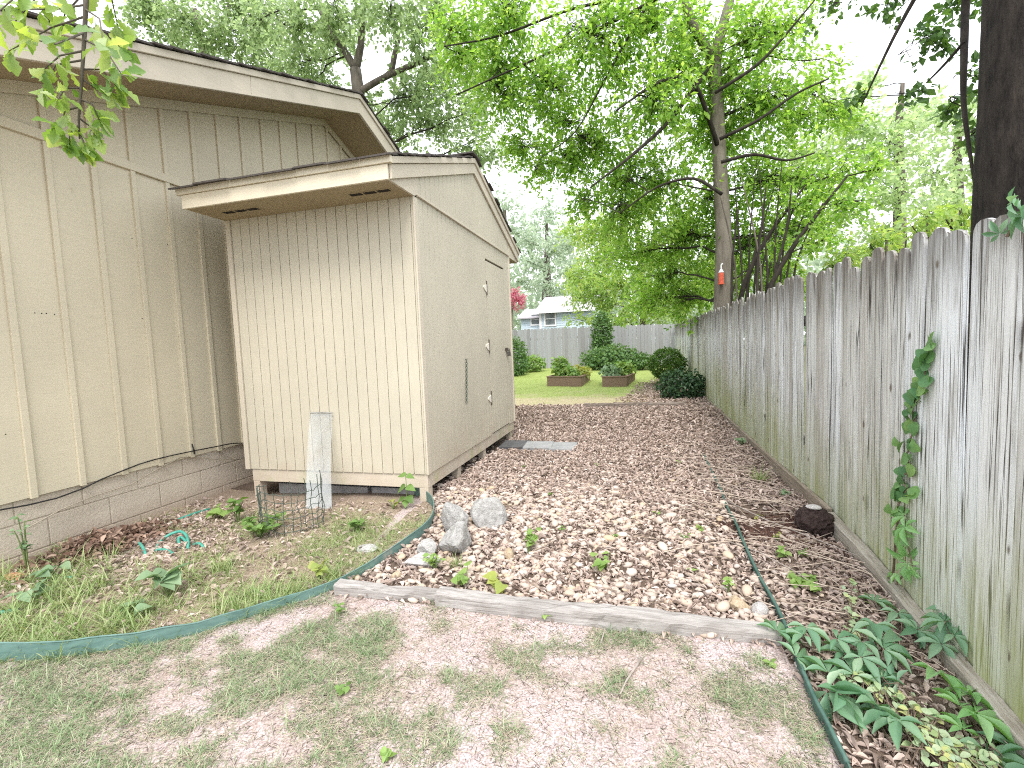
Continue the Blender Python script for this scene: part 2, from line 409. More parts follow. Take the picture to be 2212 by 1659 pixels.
n.color(c); n.rough(.85); n.bump(f, .5, .012); BLOCK = n.m
mb = MB(); mb.box((-12, Y0+.03, -.4), (HX-.032, Y1-.05, .388))
for c, z1 in enumerate((.388, .2195, .0005, -.2185)):
    z0 = (.2295, .0105, -.2085, -.4)[c]; off = 2.985 if c % 2 == 0 else 2.753
    k0 = int((Y0-off)/.413)-1
    for k in range(k0, 24):
        a = max(off+k*.413+.005, Y0+.03); b = min(off+(k+1)*.413-.005, Y1-.05)
        if b-a > .03: mb.box((HX-.034, a, z0), (HX-.022-rg.uniform(0, .002), b, z1))
obj('foundation', mb, BLOCK, house, bevel=.003)

def run_on(px, x): return [Gx(p, x) for p in px]
BLACKM = simple('black rubber', (.012,.012,.013), (.03,.03,.032), 30, .5)
mb = MB(); mb.tube(run_on([(-60,1112),(0,1101.5),(60,1091),(123,1076),(180,1055),(220,1035),(257,1020),(300,1003),(333,993),(375,983),(413,975),(460,966),(500,958),(527,957),(560,950)], HX+.03), .0055, 6)
tag(obj('cable', mb, BLACKM, smooth=True, origin=(HX, 3, .4)), 'thin black cable sagging along the lower edge of the house siding', 'cable')
mb = MB(); mb.tube(run_on([(60,1140),(133,1100),(200,1072),(283,1046),(340,1013),(390,988),(413,986.5),(476,993),(530,990),(560,985)], HX+.012), .0045, 6)
tag(obj('cable', mb, simple('beige cable', (.42,.37,.29), (.34,.3,.24)), smooth=True, origin=(HX, 3, .35)), 'thin beige painted cable drooping across the block foundation', 'cable')
mb = MB(); k0 = Gx((412, 970), HX)
mb.tube([k0+(.02, 0, .05), k0+(.035, 0, 0), k0+(.03, .01, -.045), k0+(.02, .02, -.05)], .006, 6)
obj('cable_clip', mb, BLACKM, house)

# ------------------------------------------------------------------ the shed
SX0, SX1, SY0, SY1 = -3.694, -1.777, 3.68, 6.60
shed = thing('garden_shed', 'beige wooden garden shed with grooved siding and low gable roof, beside the house', 'shed', (SX1, SY0, 0))
PKY, PKZ, SS = 5.19, 3.257, .353
fz = lambda y: PKZ-SS*abs(y-PKY)              # lower line of the rake board
def planks_x(mb, x0, x1, y, z0, z1, pitch=.1016, t=.012, rg=random.Random(4)):
    x = x0
    while x < x1-.004:
        b = min(x+pitch, x1); mb.box((x+.003, y, z0+rg.uniform(-.001, .001)), (b-.003, y+t, z1)); x = b
def planks_y(mb, y0, y1, x, z0, z1, pitch=.1016, t=.012, rg=random.Random(5)):
    y = y0
    while y < y1-.004:
        b = min(y+pitch, y1); f0 = z0 if not callable(z0) else None
        za, zb = (z1(y+.003), z1(b-.003)) if callable(z1) else (z1, z1)
        zm = z1(PKY) if callable(z1) and y < PKY < b else None
        poly = [(x, y+.003, z0), (x, b-.003, z0), (x, b-.003, zb)]+([(x, PKY, zm)] if zm else [])+[(x, y+.003, za)]
        mb.prism(poly, (-t, 0, 0)); y = b
mb = MB(); planks_x(mb, SX0+.055, SX1-.012, SY0, .235, 2.578); mb.box((SX0+.03, SY0+.010, .24), (SX1-.012, SY0+.03, 2.576)); obj('front_siding', mb, SHED, shed, bevel=.0015)
mb = MB(); DY0, DY1, DZ0, DZ1 = 5.545, 6.318, .252, 2.358
planks_y(mb, SY0+.065, DY0-.012, SX1, .235, 2.59); planks_y(mb, DY0-.012, DY1+.022, SX1, DZ1+.026, 2.59); planks_y(mb, DY1+.022, SY1, SX1, .235, 2.59)
mb.box((SX1-.03, SY0+.03, .24), (SX1-.0115, DY0-.012, 2.588)); mb.box((SX1-.03, DY0-.012, DZ1+.026), (SX1-.0115, SY1-.01, 2.588)); mb.box((SX1-.03, DY1+.022, .24), (SX1-.0115, SY1-.01, DZ1+.022))
obj('side_siding', mb, SHED, shed, bevel=.0015)
mb = MB(); planks_y(mb, SY0+.02, SY1-.02, SX1+.008, 2.606, lambda y: fz(y)+.02); mb.prism([(SX1-.004, SY0, 2.606), (SX1-.004, SY1, 2.606), (SX1-.004, SY1, fz(SY1)+.02), (SX1-.004, PKY, PKZ+.02), (SX1-.004, SY0, fz(SY0)+.02)], (-.03, 0, 0))
obj('gable_siding', mb, SHED, shed, bevel=.0015)
mb = MB()
mb.prism([(SX1+.009, 3.276, 2.5775), (SX1+.009, SY0+.0, 2.5775), (SX1+.009, SY0+.07, 2.606), (SX1+.009, SY0+.07, fz(SY0+.07)+.01), (SX1+.009, 3.276, fz(3.276)+.01)], (-.02, 0, 0)); obj('eave_return', mb, TRIM, shed); mb = MB()
mb.prism([(SX1+.009, SY1, 2.5775), (SX1+.009, 7.10, 2.5775), (SX1+.009, 7.10, fz(7.10)+.01), (SX1+.009, SY1, fz(SY1)+.01)], (-.02, 0, 0))
obj('eave_return', mb, TRIM, shed)
mb = MB(); mb.box((SX1-.005, SY0+.06, 2.588), (SX1+.020, SY1, 2.607)); obj('ledge_trim', mb, TRIM, shed, bevel=.002)
mb = MB(); mb.box((SX1-.012, SY0-.006, .232), (SX1+.004, SY0+.062, 2.577)); obj('corner_trim', mb, TRIM, shed, bevel=.003)
mb = MB(); mb.box((SX0, SY0-.014, .232), (SX0+.05, SY0+.03, 2.577)); obj('corner_trim', mb, TRIM, shed, bevel=.003)
mb = MB(); mb.box((SX1-.03, SY1-.012, .232), (SX1+.012, SY1+.03, 2.59)); obj('corner_trim', mb, TRIM, shed, bevel=.003)
mb = MB()                                      # the plain walls away from the path
mb.box((SX0, SY0+.031, .23), (SX0+.02, SY1, 2.577)); mb.box((SX0+.02, SY1-.03, .23), (SX1-.031, SY1-.01, 2.577))
mb.prism([(SX0+.001, SY0, 2.578), (SX0+.001, SY1, 2.578), (SX0+.001, SY1, fz(SY1)+.02), (SX0+.001, PKY, PKZ+.02), (SX0+.001, SY0, fz(SY0)+.02)], (.02, 0, 0))
obj('rear_siding', mb, SHED, shed)
mb = MB(); mb.box((SX1-.06, DY0-.1, .24), (SX1-.032, DY1+.1, 2.5)); obj('door_gap_backing', mb, simple('dark gap shade', (.05,.04,.03), (.08,.065,.05)), shed)  # dark sheet behind the door, its colour standing for shade in the gaps
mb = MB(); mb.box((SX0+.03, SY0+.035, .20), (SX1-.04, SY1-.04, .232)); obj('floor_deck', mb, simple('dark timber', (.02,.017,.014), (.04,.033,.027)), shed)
# front eave
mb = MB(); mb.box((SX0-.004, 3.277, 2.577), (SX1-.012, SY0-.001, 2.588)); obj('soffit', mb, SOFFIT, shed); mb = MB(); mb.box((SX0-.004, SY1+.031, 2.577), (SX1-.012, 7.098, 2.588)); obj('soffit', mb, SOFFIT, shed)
for y0, y1, yu in ((3.252, 3.275, 3.236), (7.10, 7.122, 7.138)):
    mb = MB(); mb.box((SX0-.01, y0, 2.574), (SX1+.009, y1, 2.686)); mb.box((SX0-.05, min(y0, yu), 2.688), (SX1+.045, max(y1, yu), 2.742)); obj('eave_fascia', mb, TRIM2, shed, bevel=.003)
mb = MB()
for ye in (3.276, 7.099):
    mb.prism([(SX1+.0095, PKY, PKZ), (SX1+.0095, ye, fz(ye)), (SX1+.0095, ye, fz(ye)+.108), (SX1+.0095, PKY, PKZ+.108)], (.021, 0, 0))
    mb.prism([(SX1+.0095, PKY, PKZ+.11), (SX1+.0095, ye, fz(ye)+.11), (SX1+.0095, ye, fz(ye)+.162), (SX1+.0095, PKY, PKZ+.162)], (.037, 0, 0))
obj('rake_fascia', mb, TRIM, shed, bevel=.003)
mb = MB(); rg = random.Random(8)
for s_, ye in ((-1, 3.205), (1, 7.165)):
    L = abs(ye-PKY); k = 14
    for c in range(k):
        a = PKY+s_*L*c/k; b = PKY+s_*(L*(c+1)/k+.015); zz = lambda y: PKZ-SS*abs(y-PKY)+.165
        x = SX0-.075+rg.uniform(-.01, .01)
        while x < SX1+.02:
            x2 = min(x+rg.uniform(.25, .33), SX1+.066+rg.uniform(-.012, .014)); j = rg.uniform(-.014, .014) if c == k-1 else 0; lift = rg.uniform(.008, .02)
            mb.prism([(x+.002, a, zz(a)), (x+.002, b+s_*j, zz(b)+lift-.004), (x+.002, b+s_*j, zz(b)+lift+.009), (x+.002, a, zz(a)+.014)], (x2-x-.003, 0, 0)); x = x2
    mb.box((SX0-.07, min(PKY, PKY+s_*.13), PKZ+.172), (SX1+.07, max(PKY, PKY+s_*.13), PKZ+.188))
obj('roof', mb, SHING, shed)
# soffit vents
DARKM = simple('vent gauze', (.012,.009,.007), (.03,.022,.018), 200, .9)
for a, b in (((472,457),(555,448)), ((744,416.5),(840,407))):
    pa, pb = Gz(a, 2.577), Gz(b, 2.577); x0, x1 = pa[0], pb[0]; yc_ = 3.475
    mb = MB()
    for i in range(3):
        u0_, u1_ = x0+(x1-x0)*(i/3+.015), x0+(x1-x0)*((i+1)/3-.015); mb.box((u0_, yc_-.03, 2.5765), (u1_, yc_+.03, 2.579))
    v_ = obj('soffit_vent', mb, DARKM, shed)
    mb = MB(); e = .012
    for i in range(4): xx = x0+(x1-x0)*i/3; mb.box((xx-.006, yc_-.03, 2.574), (xx+.006, yc_+.03, 2.5785))
    mb.box((x0-.006, yc_-.03-e, 2.574), (x1+.006, yc_-.03, 2.5785)); mb.box((x0-.006, yc_+.03, 2.574), (x1+.006, yc_+.03+e, 2.5785)); f_ = obj('vent_frame', mb, SOFFIT, None); 
    me = f_.data; me.transform(Matrix.Translation(-Vector(shed.location))); f_.parent = v_
# skirt, legs, footings
mb = MB(); mb.box((SX0+.055, SY0+.012, .112), (SX1-.014, SY0+.035, .2335)); mb.box((SX1-.038, SY0+.0355, .112), (SX1-.012, SY1, .2335)); obj('skirt_board', mb, SHEDSIDE, shed, bevel=.003)
mb = MB(); mb.box((SX1-.10, SY0+.0125, -.06), (SX1-.016, SY0+.10, .1115)); obj('leg', mb, SHEDSIDE, shed, bevel=.004)
mb = MB(); mb.box((SX0+.058, SY0+.0125, -.1), (SX0+.13, SY0+.10, .1115)); obj('leg', mb, SHEDSIDE, shed, bevel=.004)
for y in (4.42, 5.25, 6.45):
    mb = MB(); mb.box((SX1-.10, y, -.06), (SX1-.03, y+.09, .1115)); obj('leg', mb, SHEDSIDE, shed, bevel=.004)
CONC = simple('concrete', (.24,.235,.24), (.36,.35,.35), 25, .9, .4)
mb = MB()
for a, b in ((-3.50, -3.02), (-2.98, -2.50), (-2.46, -1.98)): mb.box((a, 3.86, -.2), (b, 4.05, .045))
obj('footing', mb, CONC, shed, bevel=.006)
mb = MB(); mb.box((SX0+.2, 4.1, -.1), (SX1-.2, SY1-.2, .12)); obj('underfloor_shade_block', mb, simple('underfloor shade tone', (.03,.025,.02)), shed)  # one near-black block filling the underfloor, shade put into its colour
# door
door_x = SX1+.001
mb = MB(); planks_y(mb, DY0, DY1, door_x, DZ0, DZ1, pitch=.0971); mb.box((door_x-.03, DY0+.003, DZ0), (door_x-.0115, DY1-.003, DZ1)); door = obj('door', mb, SHED, shed, bevel=.0015)
tmp = thing('tmp', None, None, shed.location)
def sub(name, mb, mat, par, **k):
    o = obj(name, mb, mat, tmp, **k); o.parent = par; return o
HING = simple('painted hinge', (.74,.71,.64), (.66,.61,.52), 60, .45); RUST = simple('dark hinge pin', (.06,.05,.04), (.13,.1,.08), 80, .7)
for z in (2.029, 1.326, .691):
    mb = MB(); x = SX1+.006; y = DY0-.012
    mb.prism([(x+.004, y-.012, z+.04), (x+.004, y-.012, z-.055), (x+.004, y-.07, z-.035), (x+.004, y-.125, z-.005), (x+.004, y-.125, z+.015), (x+.004, y-.06, z+.03)], (-.01, 0, 0)); h_ = sub('hinge', mb, HING, door, bevel=.001)
    mb = MB(); mb.tube([(x, y, z-.085), (x, y, z+.085)], .008, 8); mb.box((x-.006, y+.008, z-.08), (x-.001, y+.03, z+.08)); sub('hinge_pin', mb, RUST, door)
mb = MB(); x = SX1+.006; mb.box((x-.005, 6.24, 1.255), (x+.006, 6.36, 1.30)); mb.tube([(x, 6.335, 1.29), (x+.03, 6.335, 1.285), (x+.03, 6.335, 1.262), (x, 6.335, 1.258)], .005, 6); sub('hasp', mb, RUST, door, bevel=.001)
mb = MB(); mb.box((x+.012, 6.305, 1.185), (x+.042, 6.365, 1.245)); mb.tube([(x+.027, 6.315, 1.243), (x+.027, 6.317, 1.275), (x+.027, 6.335, 1.288), (x+.027, 6.353, 1.275), (x+.027, 6.355, 1.243)], .005, 6); sub('padlock', mb, simple('padlock steel', (.08,.075,.07), (.16,.15,.14), 60, .4, metal=.6), door, bevel=.004)
bpy.data.objects.remove(tmp)
# chain on a nail
mb = MB(); zt = 1.186; k = 20; L = (zt-.74)/k
for i in range(k):
    z = zt-L*(i+.5); th = np.linspace(0, 2*np.pi, 13); fl = (i % 2 == 0); e = L*.66; w = .009
    pts = np.stack([SX1+.016+(0 if fl else 1)*np.sin(th)*w, 4.70-.003*i+(1 if fl else 0)*np.sin(th)*w, z+np.cos(th)*e], 1); mb.tube(pts, .0032, 5, cap=False)
mb.tube([(SX1-.01, 4.70, zt+.008), (SX1+.03, 4.70, zt+.012)], .004, 6)
tag(obj('chain', mb, simple('green black chain', (.06,.09,.07), (.12,.15,.12), 50, .5), smooth=True, origin=(SX1, 4.7, .74)), 'short dark chain hanging from a nail on the shed side left of the door', 'chain')

# ------------------------------------------------------------------ fences
def fence_mat():
    n = N('weathered fence boards'); isl = n.island(); vs = n.coord((60, 60, 2.6), island=True); vm = n.coord((17, 17, 2.2), island=True); vf = n.coord((230, 230, 5), island=True); w = n.coord()
    base = n.ramp(isl, [(0, (.44,.43,.40)), (.16, (.68,.71,.73)), (.34, (.55,.54,.49)), (.5, (.73,.77,.80)), (.68, (.63,.66,.66)), (.83, (.46,.44,.39)), (1, (.68,.71,.72))])
    st = n.noise(vs, 1, 6, .65); fi = n.noise(vf, 1, 3, .6); md = n.noise(vm, 1, 5, .6)
    c = n.mix(n.mrange(md, .54, .72, 0, .65), base, (.33,.31,.27)); c = n.mix(n.mrange(md, .45, .3, 0, .6), c, (.70,.72,.73))
    c = n.mix(n.mrange(st, .52, .66, 0, .5), c, (.22,.205,.175)); c = n.mix(n.mrange(fi, .5, .75, 0, .35), c, (.28,.26,.23))
    crack = n.noise(n.coord((48, 48, .55), island=True), 1, 2, .4); c = n.mix(n.mrange(n.math('ABSOLUTE', n.math('SUBTRACT', crack, .5)), .026, .006, 0, .95), c, (.045,.038,.03))
    z = n.sep(w)[2]; y = n.sep(w)[1]
    top = n.math('MULTIPLY', n.mrange(n.math('ADD', z, n.math('MULTIPLY', n.math('ADD', st, md), .42)), 1.76, 2.22), n.mrange(md, .3, .55, .6, 1)); c = n.mix(n.math('MULTIPLY', top, .85), c, (.10,.085,.068))
    alg = n.noise(n.coord((1.1, 1.1, .8)), 1.2, 4); far = n.mrange(y, -4, 3, -.05, .45); low = n.mrange(n.math('ADD', n.math('SUBTRACT', z, far), n.math('MULTIPLY', alg, -.9)), .35, -.45)
    c = n.mix(n.math('MULTIPLY', low, n.mrange(md, .3, .65, .35, .9)), c, (.31,.34,.13))
    kn = n.n('ShaderNodeTexVoronoi'); kn.inputs['Scale'].default_value = 1; n.l(n.coord((10, 5, 3.2), island=True), kn.inputs['Vector']); c = n.mix(n.mrange(kn.outputs['Distance'], .09, .05, 0, .85), c, (.12,.095,.07))
    n.color(c); n.rough(.92); n.bump(n.math('ADD', st, fi), .35, .004); return n.m
FENCE = fence_mat()
tY = [1.2, 2.1, 2.26, 2.68, 3.1, 3.8, 4.85, 6.9, 13.9, 19]; tZ = [1.64, 1.685, 1.715, 1.75, 1.765, 1.785, 1.812, 1.812, 1.87, 1.95]
wf = thing('wooden_fence', 'long weathered grey picket fence with green algae running along the right side of the path', 'fence', (1.30, 8, 0))
mb = MB(); rg = random.Random(21)
y = 1.25
def picket(mb, base, along, out, w, z0, z1, lean, skew, rg, t=.017):
    """one board with worn rounded ears; base: point on the fence line; along/out: unit axes"""
    base = np.array(base); prof = [(-w/2, z0), (w/2, z0), (w/2, z1-.05)]
    k = rg.choice([0, 1, 1])
    prof += [(w*.47, z1-.028), (w*.36, z1-.008-.012*k), (w*.12, z1+.002), (-w*.15, z1), (-w*.37, z1-.012), (-w*.48, z1-.036), (-w/2, z1-.06)]
    P = [base+along*(a+skew*(z-z0))+out*(lean*(z-z0))+np.array([0, 0, z]) for a, z in prof]
    cup = rg.uniform(-.13, .13)
    P = [p+out*cup*float(np.dot(p-base, along)) for p in P]
    mb.prism(P, out*t)
AL = np.array([0, 1.0, 0]); OUT = np.array([1.0, 0, 0])
near_bottom = lambda y: float(np.interp(y, [1.2, 2.0, 2.9, 3.6, 4.2, 8], [-.17, -.12, -.02, .04, .05, .07]))
while y < 18.86:
    w = rg.uniform(.125, .145); gap = rg.choice([.004, .004, .005, .007, .014]) if y < 5 else rg.uniform(.004, .010)
    z1 = float(np.interp(y, tY, tZ))+rg.uniform(-.028, .024)-(.04 if rg.random() < .12 else 0)
    dx = rg.uniform(-.010, .008)
    picket(mb, (1.302+dx, y+w/2, 0), AL, OUT, w, near_bottom(y)+rg.uniform(-.015, .01), z1, rg.uniform(-.006, .001), rg.uniform(-.006, .004), rg); y += w+gap
obj('picket_panel', mb, FENCE, wf, bevel=0)
mb = MB()
for z in (.35, 1.35):
    ya = 1.2
    while ya < 18.6: mb.box((1.323, ya, z+float(np.interp(ya, tY, tZ))-1.75), (1.36, ya+2.42, z+.085+float(np.interp(ya, tY, tZ))-1.75)); ya += 2.44
obj('rail', mb, simple('old rail', (.16,.14,.115), (.26,.235,.2), 30, .9, stretch=(1, .1, 1)), wf)
for ya in np.arange(1.2, 19, 2.44):
    mb = MB(); mb.box((1.362, ya-.045, -.4), (1.45, ya+.045, float(np.interp(ya, tY, tZ))-.12)); obj('post', mb, simple('old post', (.17,.15,.12), (.27,.24,.2), 30, .9, stretch=(1, 1, .1)) if ya < 1.3 else bpy.data.materials['old post'], wf)
def wood_grey(name, a, b, dark, axis):
    n = N(name); sc = [60, 60, 60]; sc[axis] = 2.5; st = n.noise(n.coord(tuple(sc), island=True), 1, 6, .65); big = n.noise(n.coord(), 3, 4)
    c = n.ramp(st, [(.28, dark), (.45, a), (.7, b)]); c = n.mix(n.mrange(big, .45, .7, 0, .5), c, dark); n.color(c); n.rough(.9); n.bump(st, .7, .012); return n.m
KICK = wood_grey('grey kickboard wood', (.33,.30,.25), (.46,.44,.39), (.19,.165,.13), 1)
def poly_board(mb, ys_, zt, zb, x0, x1):
    for i in range(len(ys_)-1):
        pass
    n_ = len(ys_); V = []; F = []
    for y_, a, b in zip(ys_, zt, zb): V += [(x0, y_, b), (x1, y_, b), (x1, y_, a), (x0, y_, a)]
    for i in range(n_-1):
        k = i*4
        for j in range(4): F.append((k+j, k+4+j, k+4+(j+1) % 4, k+(j+1) % 4))
    F += [(0, 1, 2, 3), (n_*4-1, n_*4-2, n_*4-3, n_*4-4)]; mb.add(V, F)
mb = MB(); ys_ = [1.3, 2.0, 2.28, 2.62, 2.94, 3.2, 3.72]; zt = [-.15, -.104, -.076, -.045, .002, .03, .058]; poly_board(mb, ys_, zt, [z-.12 for z in zt], 1.232, 1.298)
obj('kickboard', mb, KICK, wf, bevel=.006)
mb = MB(); ys_ = [3.74, 4.8, 5.8, 7.0, 8.3, 10, 14]; zt = [.075, .078, .085, .10, .115, .13, .2]; poly_board(mb, ys_, zt, [z-.25 for z in zt], 1.262, 1.297)
kb = obj('kickboard', mb, wood_grey('brown kickboard wood', (.26,.215,.17), (.37,.32,.26), (.15,.12,.09), 1), wf, bevel=.003); kb['label'] = 'brown soil stained kickboard'
mb = MB()
bf = thing('wooden_fence', 'grey picket fence across the far end of the garden behind the raised beds', 'fence', (-4, 19, .4))
x = 1.28
while x > -13:
    w = rg.uniform(.125, .145); z1 = 1.955+.012*(1.28-x)+rg.uniform(-.02, .02); z1 = min(z1, 2.06+rg.uniform(-.02, .02))
    picket(mb, (x-w/2, 18.95, 0), np.array([1.0, 0, 0]), np.array([0, 1.0, 0]), w, .30, z1, 0, rg.uniform(-.004, .004), rg); x -= w+rg.uniform(.001, .008)
n = N('pale far boards'); st = n.noise(n.coord((45, 45, 1.5), island=True), 1, 5, .6); c = n.ramp(n.island(), [(0, (.24,.24,.25)), (.35, (.32,.33,.35)), (.7, (.27,.27,.28)), (1, (.36,.37,.40))]); c = n.mix(n.mrange(st, .5, .7, 0, .7), c, (.24,.22,.20)); n.color(c); n.rough(.9)
obj('picket_panel', mb, n.m, bf)
mb = MB()
for z in (.75, 1.55): mb.box((-13, 18.97, z), (1.3, 19.0, z+.085))
obj('rail', mb, bpy.data.materials['old rail'], bf)
# ------------------------------------------------------------------ loose cover: grass, litter, gravel
def pick(n, x0, x1, y0, y1, reg, dens=None, r=rng):
    out = []; got = 0
    for _ in range(60):
        x = r.uniform(x0, x1, n); y = r.uniform(y0, y1, n); k = np.isin(region(x, y), reg)
        if dens is not None: k &= r.random(n) < dens(x, y)
        out.append(np.stack([x[k], y[k]], 1)); got += k.sum()
        if got >= n: break
    p = np.vstack(out)[:n]; return p
def up(p, dz=0): return np.column_stack([p, ground_z(p[:, 0], p[:, 1])+dz])
BLADE = blade_t(3, .55, .028); BLADE2 = blade_t(3, .25, .02)
def tufts(mb, cen, per, spread, lo, hi, lean=.6, r=rng, tpl=BLADE):
    n = len(cen); P = np.repeat(cen, per, 0)+r.normal(0, spread, (n*per, 2)); N_ = len(P)
    a = r.uniform(0, 2*np.pi, N_); l = np.abs(r.normal(lean, .35, N_)); d = np.stack([np.cos(a)*l, np.sin(a)*l, np.ones(N_)], 1)
    nr = np.stack([np.cos(a), np.sin(a), np.full(N_, .3)], 1)*np.array([-1, -1, 1])+r.normal(0, .15, (N_, 3)); L = r.uniform(lo, hi, N_)
    w = np.maximum(L, .035); mb.scatter(tpl, up(P, -.004), d, nr, np.stack([w, L, L], 1))
def patchy(x, y):
    v = vnoise(x, y, .34, 3)*.4+vnoise(x, y, .10, 4)*.6
    bare = S(-.35, .75, x)*S(.9, 1.9, y)*.07
    left = .17*(1-S(-2.2, -.5, x))
    return np.clip((v-.46-bare+left)*4.2, .05, 1)
GRASSM = leaf_mat('lawn grass', [(.15,.24,.11), (.22,.32,.16), (.34,.44,.25), (.27,.36,.21), (.10,.17,.07), (.44,.50,.34)], .6, .3, (1.2, 1.15, .7))
mb = MB(); tufts(mb, pick(6200, -3.6, 1.2, .75, 2.75, [1], patchy), 8, .016, .016, .048, 1.0)
tufts(mb, pick(1000, -3.4, 1.2, .75, 2.7, [1], lambda x, y: patchy(x, y)**2), 8, .012, .04, .075, .7)
GR = stuff('grass', mb, GRASSM, 'patchy short grass on the sandy front lawn', 'grass')
STRAWM = leaf_mat('dry grass', [(.56,.49,.38), (.46,.38,.29), (.62,.56,.46), (.38,.31,.23)], .8, .2, (1, 1, .9))
mb = MB(); p = pick(30000, -3.6, 1.2, .75, 2.75, [1], lambda x, y: np.clip(.10+patchy(x, y), 0, 1)); n_ = len(p)
a = rng.uniform(0, 6.28, n_); mb.scatter(BLADE2, up(p, .004), np.stack([np.cos(a), np.sin(a), rng.uniform(-.05, .3, n_)], 1), np.tile([0, 0, 1.], (n_, 1))+rng.normal(0, .2, (n_, 3)), np.stack([np.full(n_, .055), rng.uniform(.02, .06, n_), np.full(n_, .03)], 1))
stuff('dry_grass', mb, STRAWM, 'dead straw coloured grass bits lying on the front lawn', 'dry grass')
DRYD = leaf_mat('dark dead thatch', [(.12,.10,.075), (.07,.06,.045), (.19,.16,.12), (.05,.042,.032)], .9, .1, (1, 1, .9))
mb = MB(); p = pick(24000, -3.6, 1.2, .75, 2.75, [1], lambda x, y: np.clip(.12+patchy(x, y), 0, 1)); n_ = len(p); a = rng.uniform(0, 6.28, n_)
mb.scatter(BLADE2, up(p, .002), np.stack([np.cos(a), np.sin(a), rng.uniform(-.05, .25, n_)], 1), np.tile([0, 0, 1.], (n_, 1))+rng.normal(0, .3, (n_, 3)), np.stack([np.full(n_, .06), rng.uniform(.015, .05, n_), np.full(n_, .03)], 1))
stuff('dead_thatch', mb, DRYD, 'dark dead thatch between the grass blades of the front lawn', 'thatch')
BEDG = leaf_mat('bed grass', [(.27,.38,.15), (.35,.45,.19), (.43,.51,.26), (.22,.34,.13), (.50,.53,.30), (.15,.24,.08)], .6, .35, (1.2, 1.15, .7))
def bedd(x, y):
    v = vnoise(x, y, .3, 7); dry = np.exp(-(((x+3.35)/.55)**2+((y-2.6)/.5)**2)); near = 1-S(3.05, 3.45, y)
    return np.clip((v-.26)*3.5, .12, 1)*near*(1-.95*np.clip(dry*1.3, 0, 1))
mb = MB(); tufts(mb, pick(2500, -4.1, -1.6, 1.05, 3.6, [2], bedd), 8, .02, .025, .085, .7)
tufts(mb, pick(420, -4.1, -1.6, 1.1, 2.5, [2], bedd), 8, .012, .07, .15, .45)
stuff('grass', mb, BEDG, 'taller yellow green grass in the bed inside the curved edging', 'grass')
mb = MB(); p = pick(13000, -4.1, -1.6, 1.05, 3.6, [2], None); n_ = len(p); a = rng.uniform(0, 6.28, n_)
mb.scatter(BLADE2, up(p, .004), np.stack([np.cos(a), np.sin(a), rng.uniform(-.05, .35, n_)], 1), np.tile([0, 0, 1.], (n_, 1))+rng.normal(0, .25, (n_, 3)), np.stack([np.full(n_, .06), rng.uniform(.03, .09, n_), np.full(n_, .03)], 1))
stuff('dry_grass', mb, STRAWM, 'dead straw and stems lying in the bed inside the curved edging', 'dry grass')
BACKG = leaf_mat('back lawn grass', [(.30,.40,.11), (.37,.46,.14), (.44,.52,.19)], .6, .4, (1.2, 1.2, .6))
mb = MB(); tufts(mb, pick(7000, -9, .3, 10.4, 18.8, [4], lambda x, y: np.clip(1.0-S(-1.2, .3, x-.02*y), 0, 1)*np.clip(S(10.2, 12.5, y)+.25*(vnoise(x, y, .5, 2) > .5), 0, 1)), 6, .05, .03, .07)
stuff('grass', mb, BACKG, 'bright green mown grass of the back lawn around the raised beds', 'grass')

LITTER = leaf_mat('fallen leaves', [(.54,.44,.38), (.40,.315,.265), (.63,.53,.475), (.19,.14,.115), (.70,.61,.555), (.48,.39,.34), (.58,.48,.425), (.30,.235,.20)], .75, .12, (1, .9, .8), .35)
def litter(mb, p, lo, hi, dz=.012, r=rng, tilt=.32):
    n_ = len(p); a = r.uniform(0, 6.28, n_); L = r.uniform(lo, hi, n_)
    tp = r.random(n_) < .5; d = np.stack([np.cos(a), np.sin(a), r.normal(0, .3, n_)], 1); nr = np.tile([0, 0, 1.], (n_, 1))+r.normal(0, tilt, (n_, 3)); P = up(p, 0); P[:, 2] += r.uniform(.002, dz, n_)
    w = L*r.uniform(.8, 1.5, n_)
    for t, k in ((DEAD, tp), (DEAD2, ~tp)): mb.scatter(t, P[k], d[k], nr[k], np.stack([w, L, L], 1)[k])
mb = MB()
clearhole = lambda x, y: np.where(((x-.8)/.34)**2+((y-3.8)/.36)**2 < 1, .12, 1)
under = lambda x, y: np.where(((x < -1.8) & (y > 3.7) & (y < 6.6)) | ((x < -.80) & (x > -1.75) & (y > 5.70) & (y < 6.14) & (vnoise(x, y, .1, 3) > .12)), 0, 1)
litter(mb, pick(13000, -1.9, 1.27, 1.2, 4.2, [3], lambda x, y: clearhole(x, y)*np.clip(.55+.5*vnoise(x, y, .35, 6)+.4*S(.2, .8, x), 0, 1)), .022, .052)
litter(mb, pick(17000, -1.78, 1.27, 4.0, 7.0, [3], lambda x, y: clearhole(x, y)*under(x, y)), .026, .062, .02)
litter(mb, pick(11000, -3.4, 1.27, 6.6, YB, [3], under), .04, .08, .03)
litter(mb, pick(3800, -1.2, 1.27, YB, 15, [4], lambda x, y: np.clip((x+1.15-.10*(y-1)+.9*(vnoise(x, y, .8, 8)-.3))*1.6, .0, 1)), .05, .09, .03)
stuff('fallen_leaves', mb, LITTER, 'brown curled fallen leaves covering the path between shed and fence', 'fallen leaves')
mb = MB(); pc = G((215, 1185)); p = []
pp = rng.normal(0, 1, (1500, 2)); pp = pp[(np.abs(pp) < 2).all(1)]
ax_ = np.array([.30, .42]); e1 = np.array([-.05, 1.0]); P2 = np.array(pc[:2])+np.stack([pp[:, 0]*.15+pp[:, 1]*.03, pp[:, 1]*.27], 1)
